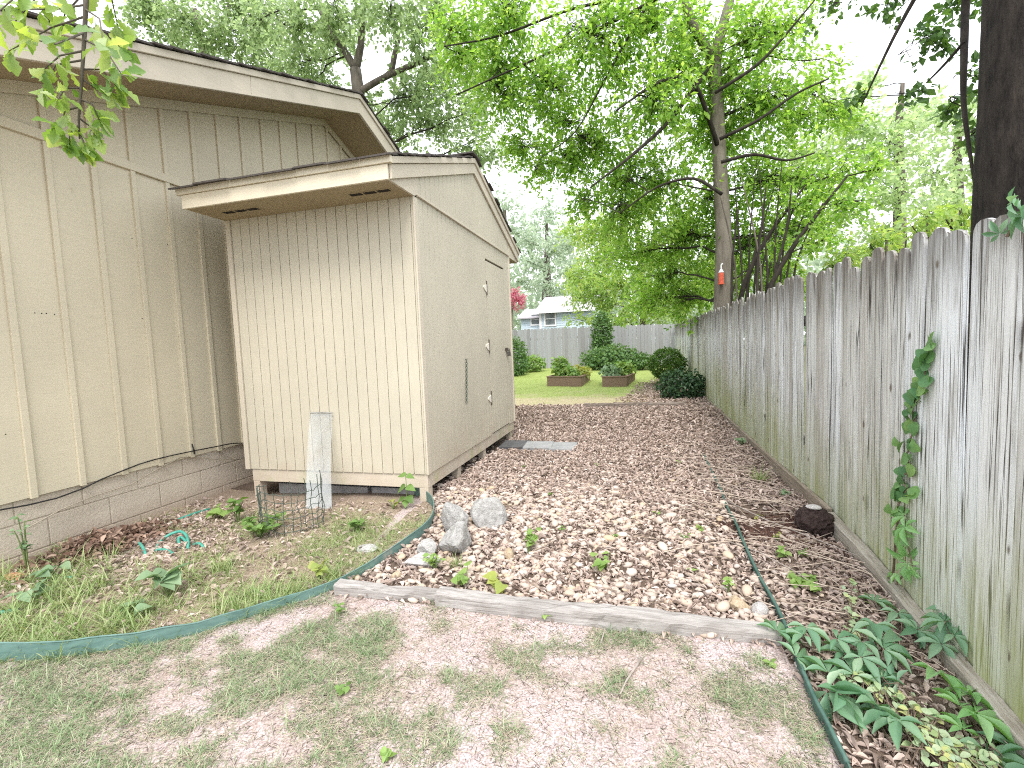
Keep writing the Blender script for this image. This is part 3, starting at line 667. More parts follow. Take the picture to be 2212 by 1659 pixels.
P2 = P2[P2[:, 0] > HX+.03]; n_ = len(P2); hgt = .10*np.exp(-(((P2[:, 0]-pc[0])/.22)**2+((P2[:, 1]-pc[1])/.36)**2)); Z = ground_z(P2[:, 0], P2[:, 1])+hgt*rng.uniform(.25, 1, n_)
a = rng.uniform(0, 6.28, n_); L = rng.uniform(.035, .07, n_)
for t, k in ((DEAD, np.arange(n_) % 2 == 0), (DEAD2, np.arange(n_) % 2 == 1)):
    mb.scatter(t, np.column_stack([P2, Z])[k], np.stack([np.cos(a), np.sin(a), rng.normal(0, .45, n_)], 1)[k], (np.tile([0, 0, 1.], (n_, 1))+rng.normal(0, .6, (n_, 3)))[k], np.stack([L*1.3, L, L], 1)[k])
DLIT = leaf_mat('dark fallen leaves', [(.24,.15,.11), (.18,.11,.08), (.34,.24,.18), (.14,.085,.065), (.42,.31,.24)], .75, .1, (1, .9, .8), .35)
stuff('leaf_pile', mb, DLIT, 'heap of dark brown leaves against the house block foundation', 'leaf pile')
mb = MB(); litter(mb, pick(3600, -4.1, -1.7, 1.05, 3.6, [2], lambda x, y: np.clip(.25+.75*np.exp(-(((x+3.5)/.6)**2+((y-2.5)/.7)**2)), 0, 1)), .03, .055)
stuff('fallen_leaves', mb, LITTER, 'scattered tan fallen leaves in the bed beside the house', 'fallen leaves')

STONEM = N('river stone'); v = STONEM.coord(island=False); f = STONEM.noise(v, 25, 5, .6); isl = STONEM.island()
STONEM.color(STONEM.mix(STONEM.mrange(f, .5, .72, 0, .5), STONEM.ramp(isl, [(0, (.40,.32,.26)), (.3, (.49,.41,.36)), (.5, (.43,.36,.31)), (.7, (.53,.46,.42)), (.85, (.47,.37,.26)), (1, (.56,.51,.49))]), (.34,.26,.18))); STONEM.rough(.8); STONEM.bump(f, .3, .004); STONEM = STONEM.m
OBJST = N('loose river stone'); v = OBJST.coord(); oi = OBJST.n('ShaderNodeObjectInfo').outputs['Random']; f = OBJST.noise(v, 25, 5, .6)
OBJST.color(OBJST.mix(OBJST.mrange(f, .5, .72, 0, .5), OBJST.ramp(oi, [(0, (.46,.37,.29)), (.3, (.53,.45,.39)), (.55, (.48,.40,.34)), (.75, (.55,.49,.45)), (.9, (.48,.37,.25)), (1, (.58,.53,.50))]), (.36,.28,.2))); OBJST.rough(.8); OBJST.bump(f, .3, .004); OBJST = OBJST.m
gd = lambda x, y: np.clip(1.15-S(3.2, 6.2, y), 0, 1)*(1-.85*S(.35, .7, x))*np.clip(.5+1.0*(vnoise(x, y, .5, 9)-.25), 0, 1)
mb = MB(); p = pick(3300, -1.95, 1.0, 2.0, 6.2, [3], gd)
tp = [stone_t(1, 40+i, .3, .62) for i in range(5)]; n_ = len(p); P = up(p, .008); idx = rng.integers(0, 5, n_)
for i in range(5):
    k = idx == i; m_ = k.sum(); s_ = rng.uniform(.012, .029, m_); mb.scatter(tp[i], P[k], rand_unit(m_)*[1, 1, .2], np.tile([0, 0, 1.], (m_, 1))+rng.normal(0, .25, (m_, 3)), np.stack([s_*rng.uniform(.7, 1, m_), s_*rng.uniform(1, 1.5, m_), s_*.9], 1))
stuff('gravel', mb, STONEM, 'small tan river gravel mixed into the fallen leaves of the path', 'gravel', smooth=True)
meshes = []
for i in range(8):
    mb = MB(); tv, tf = stone_t(2, 80+i, .34, .62); mb.add(tv, tf[0]); me = mb.mesh('river_stone'); me.materials.append(OBJST); me.polygons.foreach_set('use_smooth', np.ones(len(me.polygons), bool)); meshes.append(me)
pts = pick(3000, -1.9, .75, 2.1, 4.3, [3], gd); kept = []
for q in pts:
    s_ = rng.uniform(.02, .036)
    if all((q[0]-k[0])**2+(q[1]-k[1])**2 > (s_+k[2]+.035)**2 for k in kept) and inpoly(np.array([q[0]]), np.array([q[1]]), [p[:2] for p in EDGER]+[(-3, 1), (-3, 8)])[0]:
        kept.append((q[0], q[1], s_))
    if len(kept) >= 135: break
for i, (x, y, s_) in enumerate(kept):
    o = bpy.data.objects.new('river_stone', meshes[i % 8]); COL.objects.link(o); o.location = (x, y, float(ground_z(x, y))+s_*.5)
    o.rotation_euler = (rng.normal(0, .2), rng.normal(0, .2), rng.uniform(0, 6.28)); o.scale = (s_*rng.uniform(.8, 1), s_*rng.uniform(1, 1.45), s_*rng.uniform(.8, 1.1))
    tag(o, 'small rounded tan stone loose among the leaves and gravel of the path', 'stone', 'loose river stones on the path')
mb = MB(); p = pick(330, -1.7, 1.25, 2.0, 8, [3], lambda x, y: under(x, y)*(.35+.65*S(.1, .7, x))); n_ = len(p); a = rng.uniform(0, 6.28, n_); L = rng.uniform(.06, .28, n_); P0 = up(p, .018); d = np.stack([np.cos(a), np.sin(a)*1.0], 1)
def curved(p, d, L, k=4):
    out = []; cur = rng.normal(0, .12, len(p))
    for i in range(k):
        t = i/(k-1)-.5; q = p+d*(t*L)[:, None]+np.stack([-d[:, 1], d[:, 0]], 1)*(cur*L*(t*t))[:, None]*2; out.append(np.column_stack([q, ground_z(q[:, 0], q[:, 1])+.02+.012*rng.random(len(p))]))
    return np.stack(out, 1)
TW = curved(p, d, L); mb.tubes(TW, np.tile(rng.uniform(.0015, .0032, n_)[:, None], (1, 4)), 5)
stuff('twigs', mb, simple('dry twig', (.20,.15,.11), (.38,.31,.25), 40, .9), 'thin dry twigs lying on the leaf litter of the path', 'twigs')

mb = MB(); p = pick(75, .35, 1.2, 2.3, 6.0, [3], None); n_ = len(p); a = rng.normal(-.5, .7, n_); L = rng.uniform(.2, .75, n_); d = np.stack([np.cos(a), np.sin(a)], 1); TW = curved(p, d, L); TW[:, :, 2] += rng.uniform(.005, .03, (n_, 1)); TW[:, :, 0] = np.minimum(TW[:, :, 0], 1.22); mb.tubes(TW, np.tile(rng.uniform(.0018, .0035, n_)[:, None], (1, 4)), 5)
stuff('dry_stems', mb, simple('pale dry stem', (.38,.31,.25), (.56,.48,.40), 40, .9), 'long pale dry stems strewn over the litter strip along the fence', 'dry stems')

# ------------------------------------------------------------------ edgings, timbers, stones, small things
def strip(name, pts, h0, h1, mat, t=.006, n=90, sink=.03):
    P = np.array([p[:2] for p in pts]); s_ = np.concatenate([[0], np.cumsum(np.linalg.norm(np.diff(P, axis=0), axis=1))]); u_ = np.linspace(0, s_[-1], n)
    # Catmull-like smoothing by resampling and averaging
    x = np.interp(u_, s_, P[:, 0]); y = np.interp(u_, s_, P[:, 1])
    for _ in range(6):
        x[1:-1] = (x[:-2]+2*x[1:-1]+x[2:])/4; y[1:-1] = (y[:-2]+2*y[1:-1]+y[2:])/4
    tx, ty = np.gradient(x), np.gradient(y); L = np.hypot(tx, ty); nx_, ny_ = -ty/L, tx/L; z = ground_z(x, y)
    hh = np.interp(np.linspace(0, 1, n), np.linspace(0, 1, len(h1)), h1)+(vnoise(u_*3, u_*0, .4, 12)-.5)*.012
    V = []; F = []
    for i in range(n):
        w_ = t*(1.0); b = np.array([x[i], y[i]]); nn = np.array([nx_[i], ny_[i]])
        ln = .02*math.sin(i*.23)
        a0, a1 = b-nn*w_/2, b+nn*w_/2
        V += [(*a0, z[i]-sink), (*a1, z[i]-sink), (*(a1+nn*ln*hh[i]*6*.2), z[i]+hh[i]), (*(a0+nn*ln*hh[i]*6*.2), z[i]+hh[i])]
    for i in range(n-1):
        k = i*4
        for j in range(4): F.append((k+j, k+4+j, k+4+(j+1) % 4, k+(j+1) % 4))
    F += [(0, 1, 2, 3), (n*4-1, n*4-2, n*4-3, n*4-4)]
    mb = MB(); mb.add(V, F); return mb, (x, y, z, hh)
n = N('green plastic edging'); v = n.coord(); f = n.noise(n.coord((8, 8, 40)), 1, 5, .65); g = n.noise(v, 6, 5); c = n.ramp(f, [(.3, (.085,.155,.14)), (.7, (.15,.25,.225))]); c = n.mix(n.mrange(g, .58, .7, 0, .7), c, (.36,.32,.27)); n.color(c); n.rough(.55); n.bump(f, .2, .003); EDGM = n.m
ed = thing('garden_edging', 'wide green plastic edging strip curving around the planting bed to the shed corner', 'edging', EDGE[6])
mb, (ex, ey, ez, eh) = strip('strip', EDGE, None, [.10, .10, .10, .095, .08, .06, .05, .05, .06, .07, .09, .09], EDGM)
obj('strip', mb, EDGM, ed, smooth=False)
mb = MB(); mb.tube(np.stack([ex, ey, ez+eh], 1)[::1], .0045, 6); obj('rim', mb, EDGM, ed, smooth=True)
mb, _ = strip('strip', EDGER, None, [.02, .03, .03, .035, .04, .05, .05], EDGM, n=60)
e2 = thing('garden_edging', 'narrow dark green edging strip between the gravel path and the fence strip', 'edging', EDGER[5]); obj('strip', mb, simple('dark green edging', (.035,.085,.07), (.08,.15,.125), 15, .55), e2)
mb = MB(); mb.tube(np.stack([_[0], _[1], _[2]+_[3]], 1)[::2], .009, 6); obj('rim', mb, bpy.data.materials['dark green edging'], e2, smooth=True)

TIMBM = wood_grey('silvered timber', (.31,.29,.275), (.43,.415,.40), (.14,.125,.115), 0)
def timber(name, label, a, b, w, h, seed, cat='timber', mat=TIMBM, sink=.02, zoff=0):
    a = np.array(a); b = np.array(b); d = (b-a); d[2] = 0; L = np.linalg.norm(d); d /= L; q = np.array([-d[1], d[0], 0]); rg = np.random.default_rng(seed); k = max(6, int(L/.06))
    mb = MB(); V = []; F = []; prof = [(0, -sink), (0, h*.8), (.012, h*.97), (w*.3, h), (w*.7, h*1.0), (w-.012, h*.96), (w, h*.8), (w, -sink)]; m_ = len(prof)
    for i in range(k+1):
        t = i/k; c = a+d*L*t; zg = a[2]+(b[2]-a[2])*t+zoff; j = .004
        for (o, z) in prof: V.append(c[:2].tolist()+[0]); V[-1] = [c[0]+q[0]*o+rg.normal(0, j), c[1]+q[1]*o+rg.normal(0, j), zg+z+(rg.normal(0, j) if z > 0 else 0)+.006*math.sin(t*9+seed)]
    for i in range(k):
        for j in range(m_): F.append((i*m_+j, (i+1)*m_+j, (i+1)*m_+(j+1) % m_, i*m_+(j+1) % m_))
    F += [tuple(range(m_)), tuple(range((k+1)*m_-1, k*m_-1, -1))]
    mb.add(V, F); return tag(obj(name, mb, mat, origin=a), label, cat)
A_ = G((722,1287)); Bm = G((1010,1316)); C_ = G((1690,1398)); B0 = G((942,1309))
timber('landscape_timber', 'short weathered grey timber tapering out beneath the longer one at the front of the path', A_+(0, .0, .005), Bm+(0, .02, -.01), .085, .06, 1)
timber('landscape_timber', 'long weathered grey timber edging the path in front of the bare lawn', B0+(0, -.005, 0), C_, .095, .07, 2)
T0, T1 = G((1262,882)), G((1478,880))
timber('landscape_timber', 'thin dark timber across the far end of the leaf covered path', T0, T1, .07, .10, 3, mat=wood_grey('damp timber', (.20,.165,.14), (.29,.25,.22), (.11,.09,.07), 0))

def stone(name, label, px, w, h, dpt, seed, mat, flat=1.0, sink=.25, rot=0, sub=4, rough=.5):
    c = G(px); tv, tf = stone_t(sub, seed, rough, flat); tv = tv*np.array([w/2, dpt/2, h*.62]); th = rot; tv = np.stack([tv[:, 0]*math.cos(th)-tv[:, 1]*math.sin(th), tv[:, 0]*math.sin(th)+tv[:, 1]*math.cos(th), tv[:, 2]], 1)
    mb = MB(); o0 = c+np.array([0, dpt*.35, h*.62*(1-sink*1.3)-.01]); mb.add(tv+o0, tf[0]); return tag(obj(name, mb, mat, smooth=False, origin=c), label, 'rock')
def rock_mat(name, a, b, d, sc=22):
    n = N(name); v = n.coord(); f = n.noise(v, sc, 7, .7); g = n.noise(v, sc*5, 4, .7); big = n.noise(v, 5, 3); c = n.ramp(f, [(.3, d), (.48, a), (.68, b)]); c = n.mix(n.mrange(g, .55, .7, 0, .6), c, d); c = n.mix(n.mrange(big, .5, .7, 0, .35), c, (.33,.34,.26)); n.color(c); n.rough(.9); n.bump(n.math('ADD', f, g), .7, .015); return n.m
GRANITE = rock_mat('grey granite', (.36,.355,.345), (.49,.485,.475), (.18,.177,.17)); PALE = rock_mat('pale limestone', (.42,.415,.40), (.54,.53,.515), (.25,.245,.235)); TANR = rock_mat('tan stone', (.45,.36,.25), (.56,.48,.37), (.30,.22,.14)); WHITER = rock_mat('white quartz', (.48,.465,.455), (.60,.585,.575), (.34,.32,.305))
stone('boulder', 'rounded grey boulder lying apart at the right of the rock group by the bed edging', (1052,1140), .26, .22, .22, 3, GRANITE, rot=.2, rough=.46)
stone('boulder', 'upright grey rock at the back of the rock group by the bed edging', (983,1156), .17, .22, .16, 12, GRANITE, rot=.4, rough=.7)
stone('boulder', 'largest blocky grey rock at the front of the group beside the bed edging', (982,1200), .21, .19, .19, 23, GRANITE, rot=.7, rough=.75)
stone('boulder', 'grey rock touching the bed edging, left of the largest blocky rock', (917,1202), .17, .13, .15, 34, PALE, rot=-.3, rough=.7)
stone('boulder', 'flat whitish rock in front of the grey rock group', (903,1228), .25, .075, .16, 45, WHITER, rot=.1, rough=.6)
stone('boulder', 'flat pale rock lying in grass inside the curved bed edging', (790,1193), .17, .05, .12, 56, PALE, rot=.1, rough=.6)
stone('boulder', 'tan rock beside a white one at the right end of the long timber', (1597,1322), .115, .06, .10, 67, TANR, rough=.6)
stone('boulder', 'white rounded rock against the narrow edging at the right end of the timber', (1648,1333), .085, .065, .085, 78, WHITER, rough=.35)
stone('boulder', 'small yellowish rock beside the bed edging behind the short timber', (853,1253), .055, .045, .055, 79, TANR, rough=.4)
stone('boulder', 'small tan rock standing alone right of the grey rock group', (1098,1210), .06, .075, .055, 80, TANR, rough=.4)
stone('boulder', 'small orange tan rock below the largest blocky grey rock', (968,1220), .07, .05, .06, 81, TANR, rough=.5)
stone('boulder', 'small white stone at the left of the leafy weed on the gravel', (1084,1163), .045, .035, .05, 82, WHITER, rough=.4)
# clump of dark soil, kept moist, with a pale stone on it
DSOIL = N('dark moist soil'); v = DSOIL.coord(); f = DSOIL.noise(v, 60, 6, .75); g = DSOIL.noise(v, 260, 3, .7); DSOIL.color(DSOIL.mix(DSOIL.mrange(g, .66, .72), DSOIL.ramp(f, [(.35, (.022,.015,.013)), (.65, (.075,.05,.045))]), (.45,.42,.40))); DSOIL.rough(.9); DSOIL.bump(f, 1.0, .02); DSOIL = DSOIL.m
cl = G((1768,1162)); mb = MB(); tv, tf = stone_t(4, 91, .4, 1.0); tv = tv*(1+.16*(np.random.default_rng(1).random(len(tv))[:, None]-.5)); mb.add(tv*np.array([.105, .105, .10])+cl+np.array([.0, .08, .085]), tf[0])
tag(obj('soil_clump', mb, DSOIL, origin=cl), 'dark rounded clump of potting soil tipped against the kickboard', 'soil')
mb = MB(); p = rng.normal(0, 1, (6500, 2))*[.17, .15]+np.array([cl[0]-.24, cl[1]+.05]); p = p[(p[:, 0] < 1.22)]; n_ = len(p); s_ = rng.uniform(.004, .012, n_); mb.scatter(tp[0], up(p, .004), rand_unit(n_), rand_unit(n_), s_)
RSOIL = leaf_mat('reddish dug soil', [(.05,.025,.018), (.09,.045,.032), (.03,.018,.014), (.14,.08,.06)], .95, .0)
stuff('loose_soil', mb, RSOIL, 'dark crumbs of soil spilled around the dug hollow by the fence', 'soil')
mb = MB(); p0 = cl+np.array([-.01, .05, .195]); tv, tf = stone_t(3, 17, .3, .5); mb.add(tv*np.array([.045, .035, .03])+p0, tf[0]); tag(obj('pebble', mb, WHITER, smooth=True, origin=p0), 'pale flat stone resting on top of the dark soil clump', 'stone')
# paving slabs
SLATE = simple('dark slate', (.055,.057,.06), (.11,.11,.115), 14, .75, .3); GSL = simple('grey slab', (.22,.23,.235), (.33,.335,.34), 12, .8, .3)
def slab(label, c, ang, sx, sy, mat, dz):
    z = float(ground_z(c[0], c[1])); ca, sa = math.cos(ang), math.sin(ang); mb = MB(); mb.obox((c[0], c[1], z+dz), [(ca, sa, 0), (-sa, ca, 0), (0, 0, 1)], (sx/2, sy/2, .02)); tag(obj('paving_slab', mb, mat, bevel=.005, origin=(c[0], c[1], z)), label, 'paving slab', 'paving slabs before the shed door')
q1, q2, q3 = G((1116,963)), G((1161,964)), G((1212,965))
slab('dark wet slate slab touching the shed at the left end of the three slabs', (q1[0]-.02, 5.95), .04, .34, .42, SLATE, .014); slab('grey slab in the middle of the three before the shed door', (q2[0]+.03, 5.9), .08, .36, .40, GSL, .022); slab('grey slab farthest from the shed of the three before the door', (q3[0]+.05, 5.9), .03, .32, .42, GSL, .018)
# clear plastic sheet leaning on the shed
n = N('cloudy plastic'); f = n.noise(n.coord((3, 3, 1)), 4, 5); d_ = n.b; n.b.inputs['Base Color'].default_value = (.52,.55,.56,1); n.rough(.4); tr = n.n('ShaderNodeBsdfTransparent'); mx = n.n('ShaderNodeMixShader'); z = n.sep(n.coord())[2]; n.l(n.math('ADD', n.mrange(z, .45, .0, .22, .62), n.mrange(f, .3, .7, -.08, .08)), mx.inputs[0]); n.l(tr.outputs[0], mx.inputs[1]); n.l(n.b.outputs[0], mx.inputs[2]); n.l(mx.outputs[0], n.out.inputs[0]); PLAST = n.m
b0, b1 = Gy((661,1090), 3.42), Gy((716,1092), 3.40); t0, t1 = Gy((670,892), 3.662), Gy((718,892), 3.662); zb = float(ground_z(b0[0], b0[1]))-.01; b0[2] = zb; b1[2] = zb
mb = MB(); V = []; F = []; k = 10
for i in range(k+1):
    t = i/k; l = b0+(t0-b0)*t; r_ = b1+(t1-b1)*t; bow = np.array([0, -.02*math.sin(math.pi*t), 0])
    V += [l+bow, (l+r_)/2+bow+(0, .012, 0), r_+bow, r_+bow+(0, .004, 0), (l+r_)/2+bow+(0, .016, 0), l+bow+(0, .004, 0)]
for i in range(k):
    for j in range(6): F.append((i*6+j, i*6+(j+1) % 6, (i+1)*6+(j+1) % 6, (i+1)*6+j))
F += [(5, 4, 3, 2, 1, 0), tuple(k*6+j for j in range(6))]; mb.add(V, F)
pl = tag(obj('plastic_sheet', mb, PLAST, origin=(b0+b1)/2), 'narrow cloudy plastic sheet leaning upright against the shed front', 'plastic sheet')
mb = MB(); mb.tube([t0+(0, -.002, 0), (t0+t1)/2+(0, .008, .004), t1+(0, -.002, 0)], .005, 6); r_ = obj('rim', mb, simple('grey rim', (.28,.28,.27)), None); r_.data.transform(Matrix.Translation(-Vector(pl.location))); r_.parent = pl
# wire cage
WIRE = simple('green wire', (.05,.065,.055), (.10,.12,.10), 50, .6)
wc = G((590,1158)); mb = MB(); rgw = np.random.default_rng(6)
def cage(th, z, j=.006):
    rr = .26+.03*math.sin(3*th)+.02*z; return np.array([wc[0]+.01+rr*math.cos(th)*1.0, wc[1]+.16+rr*.62*math.sin(th), wc[2]+z])+rgw.normal(0, j, 3)
ths = np.linspace(math.radians(-200), math.radians(35), 17)
for i, th in enumerate(ths):
    zt = .36+rgw.uniform(-.03, .05)+.05*math.cos(th); mb.tube([cage(th+rgw.normal(0, .01), z) for z in np.linspace(-.02, zt, 6)], .0030, 5)
for z in (.05, .10, .15, .21, .27, .33): mb.tube([cage(th, z+.02*math.sin(th*2)) for th in np.linspace(ths[0]-.06, ths[-1]+.06, 34)], .0030, 5)
tag(obj('wire_cage', mb, WIRE, origin=wc), 'bent green wire mesh plant cage standing in front of the shed', 'wire cage')
# garden hose pieces showing through the grass
HOSE = simple('teal hose', (.05,.26,.20), (.09,.35,.28), 30, .4)
hz = lambda p, h: G(p)+np.array([0, 0, h])
mb = MB(); HP = [((-40,1338), .01), ((0,1330), .02), ((35,1325), .018), ((62,1310), -.03), ((110,1262), -.04), ((135,1250), .0), ((150,1252), .02), ((172,1256), -.01), ((240,1230), -.05), ((296,1170), -.01), ((302,1180), .025), ((310,1190), .025), ((318,1203), -.02), ((326,1195), -.03), ((338,1189), .008), ((360,1193), .02), ((382,1198), -.01), ((360,1190), -.04), ((334,1183), -.01), ((352,1172), .03), ((372,1166), .05), ((392,1163), .06), ((405,1170), .05), ((408,1181), .025), ((402,1194), -.03), ((392,1186), -.01), ((384,1172), .035), ((394,1168), .03), ((412,1176), -.02), ((422,1177), .01), ((434,1180), .022), ((450,1188), -.03), ((420,1150), -.05), ((345,1145), .0), ((380,1128), .018), ((430,1110), .018), ((464,1094), -.01)]
HQ = np.array([hz(p, h) for p, h in HP]); k = np.linspace(0, len(HQ)-1, len(HQ)*6); HQ = np.stack([np.interp(k, np.arange(len(HQ)), HQ[:, i]) for i in range(3)], 1)
for _ in range(5): HQ[1:-1] = (HQ[:-2]+2*HQ[1:-1]+HQ[2:])/4
mb.tube(HQ, .0105, 8)
tag(obj('garden_hose', mb, HOSE, smooth=True, origin=hz((390,1190), 0)), 'teal garden hose coiled half hidden beside the leaf heap', 'hose')
mb = MB(); c_ = G((35,1252)); tv, tf = stone_t(2, 5, .3, .4); mb.add(tv*np.array([.10, .05, .035])+c_+(0, 0, .015), tf[0]); tag(obj('terracotta_shard', mb, simple('terracotta', (.50,.22,.13), (.62,.33,.22), 20, .8), smooth=False, origin=c_), 'orange terracotta shard half buried by the block foundation', 'shard')
# sticks
STICK = simple('bare stick', (.25,.21,.18), (.40,.36,.33), 60, .9)
def stick(label, pts, r_, name='stick'):
    P = [G(p[:2])+np.array([0, 0, p[2]]) for p in pts]; mb = MB(); mb.tube(P, np.linspace(r_, r_*.5, len(P)), 6); tag(obj(name, mb, STICK, smooth=True, origin=P[0]), label, 'stick')
stick('bare grey stick lying alone on the sandy lawn', [(1386,1427,.012), (1372,1448,.014), (1352,1478,.012), (1340,1504,.01)], .007)
stick('short dark stick standing in the lawn grass below the long timber', [(1296,1395,.0), (1302,1385,.02), (1307,1376,.045)], .004)
stick('long pale dry stem crossing the litter from edging towards the kickboard', [(1560,1085,.03), (1650,1135,.05), (1760,1180,.05), (1870,1218,.03)], .005)
stick('thin dry stem lying over the narrow edging toward the soil clump', [(1575,1180,.03), (1640,1210,.05), (1720,1250,.04), (1770,1280,.02)], .004)
stick('pale straw like stem lying from timber end into the creeper', [(1616,1384,.03), (1690,1402,.03), (1760,1410,.05)], .004)
stick('long thin stem arching through the creeper toward the lower kickboard', [(1960,1460,.05), (2040,1500,.08), (2120,1590,.06), (2180,1640,.05)], .004)
stick('long dark twig lying on the gravel in the middle of the path', [(1180,1040,.015), (1280,1052,.02), (1360,1050,.015)], .004)
# ------------------------------------------------------------------ plants
rp = np.random.default_rng(33)
G_MID = leaf_mat('mid green leaf', [(.12,.22,.06), (.16,.28,.08), (.20,.33,.10)], .5, .4)
G_LIT = leaf_mat('light green leaf', [(.20,.33,.09), (.26,.40,.12), (.31,.45,.15)], .5, .4)
G_BLUE = leaf_mat('bluish green leaf', [(.17,.27,.15), (.22,.33,.19), (.27,.38,.23)], .45, .35, (1.1, 1.2, .7))
G_YEL = leaf_mat('yellow green leaf', [(.34,.40,.10), (.28,.36,.10), (.42,.42,.14)], .5, .4)
G_TEAL = leaf_mat('deep creeper leaf', [(.12,.25,.14), (.17,.31,.18), (.23,.37,.23), (.14,.28,.17), (.29,.42,.27)], .4, .3, (1.1, 1.3, .6), .4)
G_BRIGHT = leaf_mat('young creeper leaf', [(.22,.44,.17), (.28,.50,.22), (.36,.56,.28)], .4, .4, (1.1, 1.2, .5), .4)
G_VAR = leaf_mat('variegated leaf', [(.38,.50,.30), (.48,.56,.36), (.30,.44,.22), (.52,.54,.22), (.36,.48,.33)], .4, .3, (1.1, 1.1, .7))
STEM = simple('green stem', (.10,.15,.05), (.18,.22,.09), 40, .7); VSTEM = simple('woody vine stem', (.12,.085,.06), (.22,.17,.13), 40, .85)
def plant(label, px, h, spread, n, ls, tpl, mat, name='weed', cat='weed', stems=5, lean=(0, 0), up_=.5, group=None, base=None, stemm=STEM):
    b = G(px) if base is None else np.array(base); t = thing(name, label, cat, b, group)
    ms = MB(); ml = MB(); per = max(1, n//stems)
    for s_ in range(stems):
        a = rp.uniform(0, 6.28); e = b+np.array([math.cos(a)*spread*rp.uniform(.3, 1)+lean[0], math.sin(a)*spread*rp.uniform(.3, 1)+lean[1], h*rp.uniform(.65, 1)])
        if stems == 1: e = b+np.array([lean[0], lean[1], h])
        k = np.linspace(0, 1, 5)[:, None]; P = b+(e-b)*k+np.array([0, 0, 1])*h*.15*np.sin(k*np.pi); P[0, 2] -= .015; ms.tube(P, np.linspace(.0032, .0014, 5)*(1+h*2), 5)
        tt = rp.uniform(.3, 1, per); tt[0] = 1; Q = b+(e-b)*tt[:, None]+np.array([0, 0, 1])*h*.15*np.sin(tt*np.pi)[:, None]
        aa = rp.uniform(0, 6.28, per); d = np.stack([np.cos(aa), np.sin(aa), rp.uniform(-.25, .35, per)], 1); nr = np.tile([0, -.25, 1.], (per, 1))*up_*2+rp.normal(0, .3, (per, 3)); L = ls*rp.uniform(.65, 1.15, per)
        ml.scatter(tpl, Q, d, nr, L)
    obj('stem', ms, stemm, t, smooth=True); obj('leaves', ml, mat, t, smooth=True); return t
def tuft(label, px, n, lo, hi, mat, lean=.5):
    b = G(px); mb = MB(); tufts(mb, np.array([b[:2]]), n, .02, lo, hi, lean, rp, BLADE2); tag(obj('grass_tuft', mb, mat, origin=b), label, 'grass tuft')
# tall seedling by the shed corner, leaf by leaf
b = G((876,1098)); t = thing('seedling', 'tall seedling with a few broad leaves before the shed corner', 'plant', b); top = Gy((876,1026), b[1]); mb = MB(); mb.tube([b-(0, 0, .02), b+(top-b)*.5+(.012, 0, 0), top], [.005, .004, .0025], 6); obj('stem', mb, STEM, t, smooth=True)
ml = MB(); LP = [((876,1027), (-1, -.1, .05), .075), ((878,1028), (1, .1, -.1), .07), ((876,1050), (-1, -.3, -.55), .10), ((878,1052), (1, -.1, -.12), .085), ((874,1075), (-.8, -.5, -.3), .07), ((880,1072), (.9, -.5, -.5), .08), ((877,1080), (.3, -.9, -.5), .07)]
for px, d, L in LP: ml.scatter(HEART, [Gy(px, b[1])], [d], [(d[0]*.3, -.45, 1)], [L])
obj('leaves', ml, G_MID, t, smooth=True)
plant('pale yellowish weed at the foot of the tall seedling', (850,1100), .08, .06, 9, .05, HEART, G_YEL)
plant('bushy light green weed standing alone on the gravel', (1140,1198), .16, .055, 34, .045, HEART, G_LIT, stems=6, lean=(.03, .08))
plant('low broad leaved weed spreading on the gravel above the long timber', (1310,1228), .07, .10, 16, .055, BROAD, G_LIT, stems=6)
plant('broad leaved weed behind the join of the two timbers', (1005,1262), .09, .08, 12, .07, HEART, G_LIT, stems=5)
plant('large leaved weed hanging over the long timber beside reddish litter', (1078,1275), .06, .05, 6, .075, HEART, G_YEL, stems=3)
plant('grassy green weed growing between the grey rocks', (940,1232), .11, .07, 34, .04, OVAL, G_LIT, stems=9)
tuft('tuft of thin grass against the largest grey rock', (985,1226), 60, .06, .12, BEDG)
plant('small upright weed near the tan rock', (1572,1285), .09, .03, 12, .035, OVAL, G_LIT, stems=3)
plant('star shaped small weed on the gravel near the narrow edging', (1510,1150), .045, .02, 9, .035, OVAL, G_LIT, stems=2)
plant('small weed beside the narrow edging opposite the soil clump', (1478,1168), .05, .03, 8, .03, OVAL, G_MID, stems=3)
plant('low patch of round leaves in the litter beneath the soil clump', (1742,1268), .05, .10, 30, .045, HEART, G_LIT, stems=10)
plant('weed with two broad leaves beside the narrow edging below the soil clump', (1695,1210), .08, .04, 7, .05, HEART, G_LIT, stems=3)
plant('bluish heart leaved weed right of the two leaved weed', (1730,1205), .05, .025, 4, .05, HEART, G_MID, stems=2)
plant('small yellow green weed at the front rim of the dug hollow', (1680,1172), .07, .04, 12, .03, OVAL, G_YEL, stems=4)
plant('yellow leaved sprig at the left rim of the dug hollow', (1635,1128), .06, .03, 6, .04, OVAL, G_YEL, stems=2)
tuft('arching tuft of long grass at the foot of the brown kickboard', (1640,1042), 70, .10, .22, BEDG, .9)
plant('grey green ground weed along the brown kickboard', (1690,1075), .07, .07, 40, .03, OVAL, G_BLUE, stems=8)
plant('grey green weed at the base of the fence farther down the path', (1605,965), .12, .10, 40, .04, OVAL, G_BLUE, stems=8)
plant('tiny star shaped weed on the bare lawn', (1667,1438), .02, .012, 9, .03, OVAL, G_LIT, stems=2)
plant('large weed with long bluish leaves in the bed before the hose', (365,1290), .17, .10, 22, .10, BROAD, G_BLUE, stems=6)
plant('long leaved weed lying low at the bed edging', (325,1325), .07, .07, 8, .10, BROAD, G_BLUE, stems=3, lean=(-.05, -.03))
plant('leafy green plant around the foot of the wire cage', (560,1163), .16, .20, 170, .045, BROAD, G_MID, stems=16)
